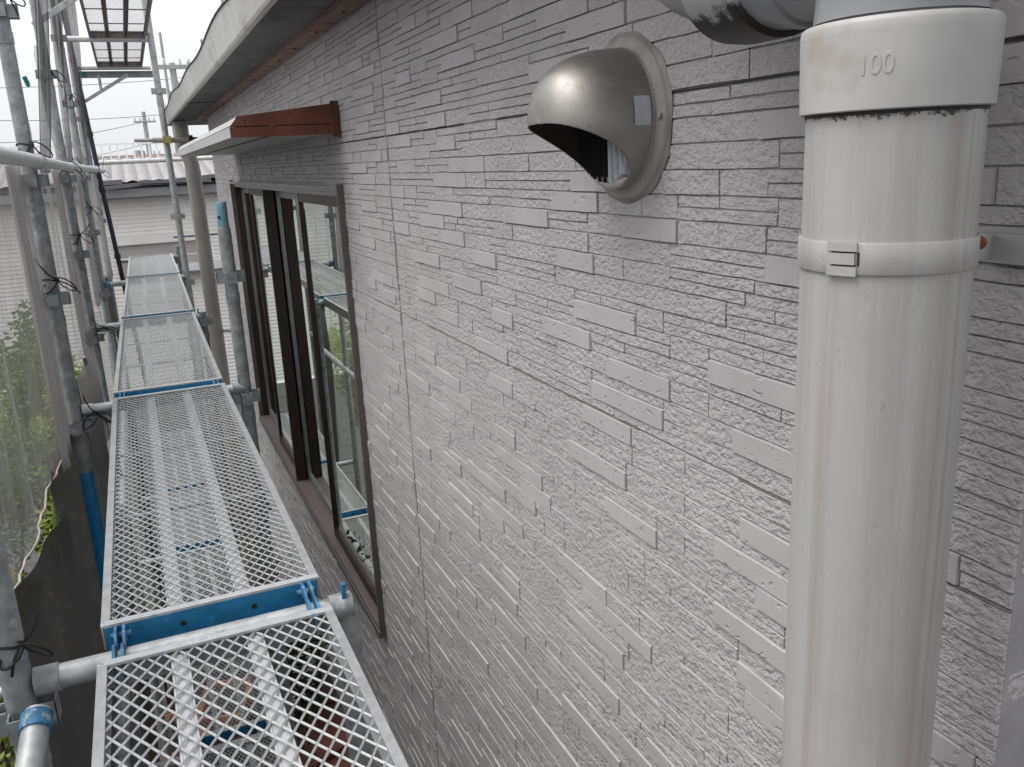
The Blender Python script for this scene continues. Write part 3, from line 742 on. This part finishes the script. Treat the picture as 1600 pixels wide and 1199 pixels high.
# ---- expanded-metal planks
def strands(wd, L, pxx, pyy, sw, th):
    """diamond lattice of flat slanted strands, one mesh"""
    nx = int(round(wd/(pxx/2))); ny = int(round(L/(pyy/2))); hx, hy = wd/nx, L/ny
    i, j = np.meshgrid(np.arange(nx), np.arange(ny), indexing='ij'); i = i.ravel(); j = j.ravel()
    up = (i+j) % 2 == 0
    a = np.stack([i*hx-wd/2, np.where(up, j, j+1)*hy, np.zeros(len(i))], 1)
    b = np.stack([(i+1)*hx-wd/2, np.where(up, j+1, j)*hy, np.zeros(len(i))], 1)
    a[:, 2] = rng.normal(0, .0004, len(a)); b[:, 2] = a[:, 2]
    d = b-a; d /= np.linalg.norm(d, axis=1)[:, None]
    r = np.stack([-d[:, 1], d[:, 0], np.zeros(len(d))], 1); r *= np.sign(r[:, 1])[:, None]
    r = r*(sw/2); r[:, 2] = sw*.15
    up3 = np.array([0, 0, th/2])
    q = np.stack([a-r-up3, a+r-up3, a+r+up3, a-r+up3, b-r-up3, b+r-up3, b+r+up3, b-r+up3], 1)
    o = (np.arange(len(q))*8)[:, None, None]
    f = np.array([(0, 1, 5, 4), (1, 2, 6, 5), (2, 3, 7, 6), (3, 0, 4, 7)])[None]+o
    return q.reshape(-1, 3).tolist(), f.reshape(-1, 4).tolist()
WD = .396
def plank_meshes(L, pitch):
    m = {}
    mb = MB()
    for s in (-1, 1):
        x0 = s*WD/2; x1 = s*(WD/2-.0155); a, b = min(x0, x1), max(x0, x1)
        mb.box(a, b, 0.018, L-.018, -.003, .0015)
        mb.box(min(x0, x0-s*.003), max(x0, x0-s*.003), 0.0, L, -.045, -.0031)
        mb.box(min(x0, x0-s*.016), max(x0, x0-s*.016), 0.018, L-.018, -.047, -.0451)
    m['side_rail'] = (mb.mesh('side_rail', 'plank'), 0)
    mb = MB(); mb.v, mb.f = strands(WD-.024, L-.03, *pitch); mb.v = [(x, y+.015, z-.0045) for x, y, z in mb.v]; mb.sm = [False]*len(mb.f)
    m['expanded_mesh'] = (mb.mesh('expanded_mesh', 'plank'), 1)
    for k, xc in (('a', -.070), ('b', .055)):
        mb = MB(); w2 = .0145
        mb.box(xc-w2+.004, xc+w2-.004, .012, L-.012, -.0125, -.009)
        mb.box(xc-w2, xc-w2+.0035, .012, L-.012, -.036, -.0085); mb.box(xc+w2-.0035, xc+w2, .012, L-.012, -.036, -.0085)
        m['stiffener'+k] = (mb.mesh('stiffener', 'strip'), 0)
    for k in range(2):
        mb = MB(); y = L*(.36+.30*k); mb.box(-WD/2+.004, WD/2-.004, y-.008, y+.008, -.042, -.037); m['cross_bar%d' % k] = (mb.mesh('cross_bar', 'plank'), 0)
    for k, (y, s) in enumerate(((0, 1), (L, -1))):
        mb = MB(); y2 = y+s*.018; mb.box(-WD/2, WD/2, min(y, y2), max(y, y2), -.0028, .0022)
        m['end_cap%d' % k] = (mb.mesh('end_cap', 'endcap'), 0)
        mb = MB(); y2 = y+s*.004; mb.box(-WD/2+.006, WD/2-.006, min(y, y2), max(y, y2), -.050, -.0029)
        m['end_plate%d' % k] = (mb.mesh('end_plate', 'galvold' if k else 'blue'), 0)
        for h, xx in ((0, -WD/2+.030), (1, WD/2-.030)):
            mb = MB()
            for dx in (-.008, .006):
                pr = [(-.006, -.048), (-.006, -.004), (.018, .003), (.046, .003), (.062, -.008), (.070, -.030), (.064, -.036), (.058, -.030), (.050, -.018), (.034, -.0145), (.016, -.030), (.004, -.048)]
                vs = [(xx+dx+t, y-s*yy, z) for t in (0, .005) for yy, z in pr]; n = len(pr)
                mb.add(vs, [tuple(range(n)), tuple(reversed(range(n, 2*n)))]+[(i, (i+1) % n, n+(i+1) % n, n+i) for i in range(n)])
            mb.tube([(xx-.016, y-s*.004, -.020), (xx+.019, y-s*.004, -.020)], .006, 8)
            m['hook%d%d' % (k, h)] = (mb.mesh('hook', 'blueworn'), 0)
    mb = MB()
    for xx in (-.06, .07): mb.tube([(xx, -.0005, -.028), (xx, -.0015, -.028)], .0055, 10)
    m['plate_hole'] = (mb.mesh('plate_hole', 'gasket'), 0)
    return m
M['endcap'] = simple('end_cap_worn', (.56, .58, .59), .45, .4, .12, 40, dirt=(40, .60, (.10, .33, .52)))
PR = {'c': plank_meshes(1.80, (.0255, .0425, .0034, .0015)), 'f': plank_meshes(1.82, (.0208, .0360, .0027, .0012))}
PL = {'c': 1.80, 'f': 1.82}
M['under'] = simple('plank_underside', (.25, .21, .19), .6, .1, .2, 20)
def plank(label, kind, a, b, group='walkway planks'):
    a = Vector(a); b = Vector(b)
    e = empty('scaffold_plank', label, 'scaffold plank', a, group)
    e.rotation_euler = (math.atan2(b.z-a.z, (b-a).xy.length), 0, -math.atan2(b.x-a.x, b.y-a.y)); e.scale = (1, (b-a).length/PL[kind], 1)
    plate = None
    for k, (me, st) in PR[kind].items():
        o = bpy.data.objects.new(me.name.split('.')[0], me); COL.objects.link(o)
        if k == 'plate_hole': o.parent = plate
        else: o.parent = e
        if k == 'end_plate0': plate = o
        if st: o['kind'] = 'stuff'
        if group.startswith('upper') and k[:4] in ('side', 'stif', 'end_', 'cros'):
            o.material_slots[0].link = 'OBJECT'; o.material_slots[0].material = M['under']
plank('nearest mesh plank with coarse diamond mesh at the bottom edge', 'c', (.036, -.33, DECK), (.036, 1.462, DECK))
plank('mesh plank with blue end plate, second from the camera', 'f', (.038, 1.588, DECK), (.038, 3.385, DECK))
plank('mesh plank alongside the far window, third from the camera', 'f', (.038, 3.475, DECK), (.058, 5.325, DECK))
plank('fourth mesh plank from the camera, before the end plank', 'f', (.060, 5.42, DECK), (.093, 7.40, DECK+.012))
plank('last mesh plank at the far end of the walkway', 'f', (.095, 7.50, DECK+.013), (.118, 9.30, DECK+.02))
plank('nearer mesh plank of the upper deck, seen from below', 'f', (.105, 5.55, 1.045), (.105, 7.50, 1.055), 'upper deck planks')
plank('farther mesh plank of the upper deck, seen from below', 'f', (.105, 7.58, 1.055), (.108, 9.36, 1.05), 'upper deck planks')
LZ = -2.60
plank('lower level mesh plank beneath the nearest plank', 'f', (.09, 2.0, LZ), (.09, 3.74, LZ), 'lower level planks')
plank('lower level mesh plank in the middle, with blue end plates', 'f', (.09, 3.86, LZ), (.09, 6.10, LZ), 'lower level planks')
plank('short lower level mesh plank beyond the middle one', 'f', (.09, 6.22, LZ), (.10, 7.42, LZ), 'lower level planks')
plank('farthest lower level mesh plank', 'f', (.10, 7.52, LZ), (.11, 9.3, LZ), 'lower level planks')
for y, l in ((3.80, 'lower level cross tube nearest the camera'), (6.16, 'lower level cross tube in the middle'), (7.47, 'lower level cross tube farthest away')):
    tubeobj('cross_tube', l, 'scaffold tube', [(-.29, y, LZ-.045), (.34, y, LZ-.045)], .0213, 'galv', 'lower level cross tubes')
tubeobj('lower_guard_rail', 'lower level guard rail running under the walkway', 'guard rail', [(-.27, 1.6, -1.75), (-.27, 9.3, -1.75)], .0213, 'galvold')

# upper deck carriers and braces
tubeobj('cross_tube', 'white cross tube carrying the upper deck in the middle', 'scaffold tube', [(-.30, 7.54, 1.005), (.34, 7.54, 1.005)], .0213, 'white', 'upper deck cross tubes')
tubeobj('cross_tube', 'white cross tube at the far end of the upper deck', 'scaffold tube', [(-.26, 9.40, 1.0), (.38, 9.40, 1.0)], .0213, 'white', 'upper deck cross tubes')
e = empty('deck_beam', 'grey beam under the far end of the upper deck', 'beam', (0, 9.44, .95))
mb = MB(); mb.box(-.26, .40, 9.43, 9.48, .925, .965); mb.box(-.26, .40, 9.42, 9.49, .917, .9248); mb.box(-.26, .40, 9.42, 9.49, .9652, .972); B(mb, 'beam', 'galvold', e)
mb = MB(); mb.box(-.262, -.19, 9.41, 9.4195, .92, .97); B(mb, 'end_bracket', 'teal', e)
for lab_, a, b in (('flat brace rising to the far end of the upper deck', (-.24, 9.38, .70), (.17, 9.38, .935)), ('flat brace rising to the nearer upper deck joint', (-.33, 5.5, .80), (.02, 5.5, 1.02))):
    e = empty('deck_brace', lab_, 'brace', a); mb = MB(); mb.bar(a, b, .008, .032); B(mb, 'flat_bar', 'galv', e, .002)
    if a[1] > 9:
        mb = MB(); mb.bar((-.085, 9.375, .79), (-.085, 9.375, .92), .006, .026, (1, 0, 0)); B(mb, 'strut', 'galv', e)

# ================================================================ net sheets
def fold(y, z, s): return .012*math.sin(y*7+s+z*2.6)+.006*math.sin(y*23+2*s-z*4.3)+.003*math.sin(y*61+s*3+z*7)
def sheet(label, y0, y1, z0, z1, mat, xf, nu=90, nv=60, hem=False):
    e = empty('net_sheet', label, 'net sheet', (-.33, y0, z0), 'construction net sheets')
    mb = MB(); mb.grid(lambda u, v: (xf(u, v, y0+(y1-y0)*u, z0+(z1-z0)*v), y0+(y1-y0)*u, z0+(z1-z0)*v), nu, nv); B(mb, 'cloth', mat, e)
    if hem:
        mb = MB(); pts = [(xf(i/80, 0, y0+(y1-y0)*i/80, z0)+.002, y0+(y1-y0)*i/80, z0) for i in range(81)]; mb.tube(pts, .0035, 6); B(mb, 'hem', 'torn', e)
    return e
bl = ['grey net sheet in the near bay with garden showing through', 'grey net sheet in the second bay beside the third post', 'grey net sheet in the third bay', 'grey net sheet in the farthest bay']
bays = [(-.2, JY[1]), (JY[1], JY[2]), (JY[2], JY[3]), (JY[3], JY[4])]
for i, (a, b) in enumerate(bays):
    def xf(u, v, y, z, i=i, a=a, b=b):
        s = math.sin(math.pi*u); sag = (1-v)
        return OX[min(i+1, 4)]-.032-.06*s*(.3+.7*sag) + fold(y+z*.12, z, i*1.3)*(.4+.6*s)
    sheet(bl[i], a, b, -.93, .05, 'sheet', xf, 110, 40, i == 0)
# doubled strips of cloth beside the posts
for i in range(1, 5):
    y = JY[i]; x = OX[i]-.022
    def xf(u, v, yy, z, x=x, i=i): return x-.012+.010*math.sin(u*14+z*2.2+i)+.006*math.sin(u*31+i)
    sheet(['', 'doubled net edge beside the second post', 'doubled net edge beside the third post', 'doubled net edge beside the fourth post', 'doubled net edge at the far corner'][i], y-.34, y-.03, -.95, .05, 'sheetthick', xf, 24, 20)
# gathered strips above the rail
up = [(2.70, .11, 'gathered net strip hanging at the far left edge above the rail', -.37, .03, .8), (4.45, .078, 'wide gathered net strip above the rail after the second post', -.335, .16, .75), (6.40, .074, 'gathered net strip above the rail after the third post', -.325, .083, 1.1), (8.40, .088, 'gathered net strip above the rail after the fourth post', -.285, .045, 1.5)]
for k, (yc, wd, lab_, x, sl, zm) in enumerate(up):
    e = empty('net_sheet', lab_, 'net sheet', (x, yc, 0), 'construction net sheets')
    mb = MB()
    def P2(u, v):
        z = .03+2.5*v; t = min(1, v*2.6); nar = .50+.55*t+.10*math.sin(v*11+k)
        xx = x+sl*min(z, zm)+(u-.5)*wd*nar+.006*math.sin(v*9+k)
        return (xx+.003*math.sin(u*23+v*5), yc+.05*math.sin(u*9+k+v*2)+.022*math.sin(u*27+k+v*7)+.009*math.sin(u*61+v*11), z)
    mb.grid(P2, 60, 50); B(mb, 'cloth', 'sheetthick', e)
# thin full net above the rail (drawn aside, partly see-through)
for k, (y0, y1) in enumerate(((3.6, 4.3), (5.5, 6.2), (7.6, 8.2))):
    e = empty('net_sheet', ['thin slack net above the rail just past the second post', 'thin slack net above the rail just past the third post', 'thin slack net above the rail just past the fourth post'][k], 'net sheet', (-.33, y0, 0), 'construction net sheets')
    mb = MB()
    mb.grid(lambda u, v: (-.33+fold(y0+(y1-y0)*u, v, k)*1.2, y0+(y1-y0)*u*(1-.55*v), .04+(.62+.15*math.sin(u*5))*v*(1-.5*u)), 60, 24)
    B(mb, 'cloth', 'sheet', e)
# lower dark sheet
def xf(u, v, y, z):
    return -.335+.10*math.exp(-((y-2.1)/.45)**2)*max(0, math.sin(math.pi*min(1, (1-v)*1.25)))+.035*math.sin(y*6+z*1.2)+.012*math.sin(y*17-z*2)
sheet('dark lower net sheet hanging beside the walkway', .3, 4.9, GZ+.05, -.90, 'sheetdark', xf, 110, 40)
sheet('pale lower net sheet in the third bay with the hedge behind it', 4.95, 8.50, GZ+.05, -.90, 'sheetthin', xf, 70, 40)
sheet('dark lower net sheet at the far end of the walkway', 8.55, 9.4, GZ+.05, -.90, 'sheetdark', xf, 50, 40)
def xf(u, v, y, z): return -.27+.03*math.sin(u*9+z*3)+.06*v*0-.03*u
sheet('mauve grey net flap between the second and third cross tubes', 3.75, 5.2, -1.25, -.80, 'sheetthick', xf, 30, 20)

# ---- black cord ties
def cord(label, x, y, z, s, seed, r=.026):
    rr = random.Random(seed); e = empty('cord_tie', label, 'cord tie', (x, y, z), 'black cord ties')
    mb = MB(); mb.tube([(x+r*math.cos(a/12*6.2832), y+r*math.sin(a/12*6.2832), z+.004*math.sin(a)) for a in range(13)], .0026, 6, False); B(mb, 'loop', 'black', e)
    kx, ky = x+r*.8, y-r*.8
    for d in (-1, 1):
        mb = MB(); pts = []
        for i in range(13):
            t = i/12*6.2832; pts.append((kx+d*s*.45*(1-math.cos(t))*.7+.004, ky-.004-.010*math.sin(t), z+s*.35*math.sin(t)*d*.6-s*.22*(1-math.cos(t))))
        mb.tube(pts, .0024, 6, False); B(mb, 'bow', 'black', e)
        mb = MB(); dx = rr.uniform(.2, .8)*d; dz = rr.uniform(.5, 1.0)*(1 if rr.random() < .35 else -1)
        mb.tube([(kx, ky, z), (kx+s*dx*.5, ky-.01, z+s*dz*.35), (kx+s*dx*.8, ky-.01, z+s*dz*.7), (kx+s*dx, ky-.006, z+s*dz*1.05)], .0024, 6); B(mb, 'tail', 'black', e)
    return e
cord('black cord tied in a bow on the near left post', OX[0], JY[0], -.745, .062, 3)
for i, z, l in ((1, -.34, 'black cord knot on the second post at mid height'), (1, .12, 'black cord round the second post above the rail'), (1, .60, 'black cord at the top of the second post'), (2, .085, 'black cord on the third post at the rail'),
                (2, -.30, 'black cord knot on the third post below the rail'), (2, .55, 'black cord high on the third post'), (3, .09, 'black cord on the fourth post at the rail'), (3, -.22, 'black cord on the fourth post below the rail'), (3, .60, 'black cord high on the fourth post'), (4, .06, 'black cord on the corner post at the rail')):
    cord(l, OX[i], JY[i], z, .075+.012*i, 20+i*7+int(z*10))
cord('black cord round the second cross tube end', OX[1]+.05, JY[1]-.01, -.84, .09, 71, .03)
cord('black cord round the third cross tube end', OX[2]+.05, JY[2]-.01, -.83, .11, 77, .03)
e = empty('plastic_tag', 'small teal plastic clip on the net near the top left', 'clip', (-.30, 3.80, .36)); mb = MB()
mb.bar((-.288, 3.80, .375), (-.279, 3.80, .347), .016, .006, (0, 1, 0)); mb.tube([(-.284, 3.80, .349), (-.276, 3.80, .340)], .006, 8); B(mb, 'clip', 'teal', e)

# ================================================================ neighbouring house, fence, poles
nb = empty('neighbouring_house', 'cream ribbed house with grey tiled roof beyond the walkway end', 'house', (0, 18, GZ))
NY = 16.0
mb = MB(); zz = GZ; pts = []
while zz < -.36: pts += [(NY, zz), (NY-.020, zz+.006), (NY-.008, zz+.062)]; zz += .068
for x0, x1 in ((-5.5, 3.2),):
    vs = [(x, y, z) for y, z in pts for x in (x0, x1)]
    mb.add(vs, [(2*i, 2*i+1, 2*i+3, 2*i+2) for i in range(len(pts)-1)])
B(mb, 'ribbed_wall', 'nsiding', nb)
mb = MB(); mb.box(-5.5, 3.2, NY+.02, NY+4, GZ, -.36); B(mb, 'house_body', 'nsiding', nb)
mb = MB(); mb.box(-5.8, 3.5, NY-.35, NY+.2, -.36, -.335); mb.box(-5.8, 3.5, NY-.42, NY-.34, -.335, -.20); B(mb, 'eave_board', 'ngrey', nb)
mb = MB(); mb.box(-.33, .98, NY-.06, NY-.021, -1.66, -1.12); sh = B(mb, 'shutter', 'nshutter', nb)
mb = MB(); mb.box(-.36, 1.0, NY-.14, NY-.022, -1.12, -.97); mb.box(-.33, .98, NY-.066, NY-.061, -1.36, -1.345); sub(mb, 'shutter_box', 'nsiding', sh)
mb = MB(); mb.box(.3, 3.2, NY-.30, NY-.022, -1.62, -1.50); B(mb, 'lower_eave', 'white', nb)
mb = MB(); mb.box(.3, 3.2, NY-.32, NY-.025, -1.66, -1.625); B(mb, 'lower_eave_edge', 'ndark', nb)
mb = MB(); mb.box(1.40, 1.62, NY-.16, NY-.022, -1.36, -1.12); B(mb, 'meter_box', 'nsiding', nb)
roof = None
mb = MB(); mb.add([(-6, NY-.45, -.16), (3.6, NY-.45, -.16), (3.6, NY+2.6, .26), (-6, NY+2.6, .26), (-6, NY+2.6, -.3), (3.6, NY+2.6, -.3)], [(0, 1, 2, 3), (2, 5, 4, 3)]); roof = B(mb, 'roof', 'tile', nb)
mb = MB()
def tl(u, v):
    r = v*12; c = u*48; st = r-math.floor(r+1e-9)
    return (-6+9.6*u, NY-.47+3.05*v, -.135+.42*v+.030*abs(math.sin(c*math.pi))+.035*(1-st))
mb.grid(tl, 288, 60, False)
o = sub(mb, 'roof_tiles', 'tile', roof); o['kind'] = 'stuff'
mb = MB(); mb.bar((-1.2, NY-.5, -.09), (-.05, NY-.5, -.085), .05, .07); mb.bar((-.35, NY-.55, -.17), (1.6, NY-.55, -.05), .05, .06); mb.bar((.2, NY-.6, -.10), (1.3, NY-.6, -.13), .05, .05); B(mb, 'roof_edge', 'ndark', nb)
fn = empty('balcony_fence', 'white railing with upright bars behind the tiled roof', 'fence', (0, 20, .1))
mb = MB(); mb.box(-4.5, 4.5, 20.0, 20.05, .63, .665); B(mb, 'top_rail', 'white', fn)
mb = MB(); mb.box(-4.5, 4.5, 20.06, 20.10, .10, .42); B(mb, 'backing_panel', 'nshutter', fn)
mb0 = MB(); mb0.box(-.018, .018, -.018, .018, .1, .64); me = mb0.mesh('bar', 'white')
for i in range(60):
    o = bpy.data.objects.new('bar', me); COL.objects.link(o); o.location = (-4.4+i*.15, 20.02, 0); childof(o, fn)
def upole(label, x, y, top, arms, s):
    e = empty('utility_pole', label, 'utility pole', (x, y, GZ), 'utility poles')
    mb = MB(); mb.tube([(x, y, GZ), (x, y, top)], [.16*s, .10*s], 12); B(mb, 'pole', 'concrete', e)
    for z, wd, t in arms:
        mb = MB(); mb.box(x-wd/2, x+wd/2, y-.13*s, y-.05*s, z-t, z+t); B(mb, 'crossarm', 'concrete', e)
        for k in (-.42, -.2, .2, .42):
            mb = MB(); mb.lathe([(.03*s, 0), (.05*s, .06*s), (.03*s, .12*s), (.045*s, .16*s), (.0, .2*s)], (x+wd*k, y-.09*s, z+t), 8); B(mb, 'insulator', 'white', e)
    return e
upole('nearer utility pole with a broad crossarm above the gutter', 1.72, 28, 3.1, [(2.98, 1.1, .06)], .9)
e = upole('distant utility pole between the walkway and the tall post', 1.62, 60, 3.8, [(3.2, 1.3, .05), (1.9, 1.2, .04), (1.2, 1.4, .04)], 1.2)
mb = MB(); mb.tube([(1.05, 59.7, .9), (1.05, 59.7, 1.5)], .28, 12); B(mb, 'transformer', 'concrete', e)
e = upole('thin mast rising above the nearer crossarm', 1.62, 30, 4.2, [], .4)
for k, (a, b) in enumerate((((-8, 50, 1.9), (1.6, 60, 3.2)), ((-8, 48, 2.9), (8, 64, 4.3)), ((-9, 52, 4.6), (10, 60, 6.4)), ((-7, 50, .9), (1.6, 60, 1.9)))):
    e = empty('power_cable', ['overhead cable meeting the upper arm of the distant pole', 'overhead cable passing above the distant pole', 'highest overhead cable crossing the sky', 'lowest overhead cable meeting the distant pole'][k], 'cable', a, 'overhead cables')
    a = Vector(a); b = Vector(b); mb = MB(); mb.tube([a+(b-a)*(i/20)-Vector((0, 0, 1.2*math.sin(math.pi*i/20)*.3)) for i in range(21)], .018, 5); B(mb, 'cable', 'wire', e)

# ================================================================ planting and pots
def bush(name, label, cat, c, rad, n, mat, size, seed, stem=True):
    r = random.Random(seed); e = empty(name, label, cat, (c[0], c[1], GZ))
    clumps = [(r.gauss(0, .45), r.gauss(0, .45), r.gauss(0, .5), r.uniform(.25, .5)) for _ in range(22)]
    mb = MB()
    for i in range(n):
        k = r.choice(clumps); q = Vector((r.gauss(0, 1), r.gauss(0, 1), r.gauss(0, 1))).normalized()*k[3]*r.uniform(.5, 1)
        p = Vector((c[0]+(k[0]+q.x)*rad[0], c[1]+(k[1]+q.y)*rad[1], c[2]+(k[2]+q.z)*rad[2]))
        if p.z < GZ+.02: continue
        d = (q+Vector((r.uniform(-1, 1), r.uniform(-1, 1), r.uniform(-.6, .8)))).normalized(); t = d.cross(Vector((r.gauss(0, 1), r.gauss(0, 1), r.gauss(0, 1)))).normalized()
        s = size*r.uniform(.6, 1.3)
        mb.add([p, p+d*s*.5+t*s*.24, p+d*s, p+d*s*.5-t*s*.24], [(0, 1, 2, 3)])
    B(mb, 'foliage', mat, e)
    if stem:
        for i in range(4):
            k = clumps[i]; mb = MB(); mb.tube([(c[0]+.03*i, c[1], GZ), (c[0]+k[0]*rad[0]*.4, c[1]+k[1]*rad[1]*.4, (GZ+c[2])/2), (c[0]+k[0]*rad[0], c[1]+k[1]*rad[1], c[2]+k[2]*rad[2])], [.03, .022, .008], 7); B(mb, 'stem', 'bark', e)
bush('garden_bush', 'bright green bush behind the net at the left edge', 'bush', (-1.35, 6.6, -2.2), (.55, .7, .55), 9000, 'leaf', .05, 1)
bush('garden_bush', 'yellow-green shrub low behind the near net', 'bush', (-1.0, 4.9, -2.35), (.40, .6, .55), 7000, 'leafy', .045, 2)
bush('garden_bush', 'dark green hedge bush at the foot of the net', 'bush', (-1.25, 5.4, -3.3), (.6, .9, .6), 4200, 'leafd', .08, 3)
bush('garden_bush', 'tall green shrub farther back behind the net', 'bush', (-1.15, 8.8, -2.0), (.5, .8, .6), 7000, 'leaf', .055, 4)
bush('potted_shrub', 'pale yellow-green shrub on the ground below the nearest plank', 'shrub', (-.40, 7.25, -3.95), (.30, .34, .25), 1600, 'leafy', .06, 5)
bush('wall_plant', 'green leaves between the walkway and the window corner', 'plant', (.47, 4.4, -2.55), (.14, .45, .30), 1600, 'leafd', .045, 6)
bush('hedge', 'pale green clipped hedge running behind the net in the third bay', 'hedge', (-.98, 8.9, -2.35), (.36, 1.7, 1.0), 15000, 'leafy', .05, 9)
fwl = empty('block_fence', 'grey concrete block fence low behind the walkway end', 'fence', (0, 10.6, GZ))
mb0 = MB(); mb0.box(-.193, .193, -.06, .06, .003, .187); me = mb0.mesh('block', 'concrete')
for r_ in range(10):
    for c_ in range(16):
        o = bpy.data.objects.new('block', me); COL.objects.link(o); o.location = (-3.1+c_*.392+(r_ % 2)*.196, 10.6, GZ+r_*.19); childof(o, fwl)
mb = MB(); mb.box(-3.3, 3.2, 10.57, 10.63, GZ, GZ+1.895); B(mb, 'mortar', 'ndark', fwl)
def planter(label, x, y, rz, sx, sy, sz):
    e = empty('planter_box', label, 'planter', (x, y, GZ), 'terracotta planters'); c, s = math.cos(rz), math.sin(rz)
    def q(a, b, z): return (x+c*a-s*b, y+s*a+c*b, GZ+z)
    mb = MB(); t = .02
    for a0, a1, b0, b1 in ((-sx, sx, -sy, -sy+t), (-sx, sx, sy-t, sy), (-sx, -sx+t, -sy+t, sy-t), (sx-t, sx, -sy+t, sy-t)):
        vs = [q(a*(.86 if z == 0 else 1), b*(.86 if z == 0 else 1), z) for a in (a0, a1) for b in (b0, b1) for z in (0, sz)]
        mb.add(vs, [(0, 1, 3, 2), (4, 6, 7, 5), (0, 4, 5, 1), (2, 3, 7, 6), (0, 2, 6, 4), (1, 5, 7, 3)])
    B(mb, 'wall', 'terra', e)
    mb = MB()
    for a0, a1, b0, b1 in ((-sx-.02, sx+.02, -sy-.02, -sy), (-sx-.02, sx+.02, sy, sy+.02), (-sx-.02, -sx, -sy, sy), (sx, sx+.02, -sy, sy)):
        vs = [q(a, b, z) for a in (a0, a1) for b in (b0, b1) for z in (sz-.04, sz+.008)]
        mb.add(vs, [(0, 1, 3, 2), (4, 6, 7, 5), (0, 4, 5, 1), (2, 3, 7, 6), (0, 2, 6, 4), (1, 5, 7, 3)])
    B(mb, 'rim', 'terra', e)
    mb = MB(); mb.add([q(-sx+t, -sy+t, sz-.05), q(sx-t, -sy+t, sz-.05), q(sx-t, sy-t, sz-.05), q(-sx+t, sy-t, sz-.05)], [(0, 1, 2, 3)]); B(mb, 'earth', 'soil', e)
planter('terracotta planter box seen through the left of the nearest plank', -.30, 6.25, .5, .16, .22, .34)
planter('terracotta planter box in the middle below the nearest plank', .12, 6.6, -.3, .17, .24, .3)
planter('terracotta planter box below the second plank', .02, 7.9, .2, .15, .22, .3)

bpy.context.view_layer.update()
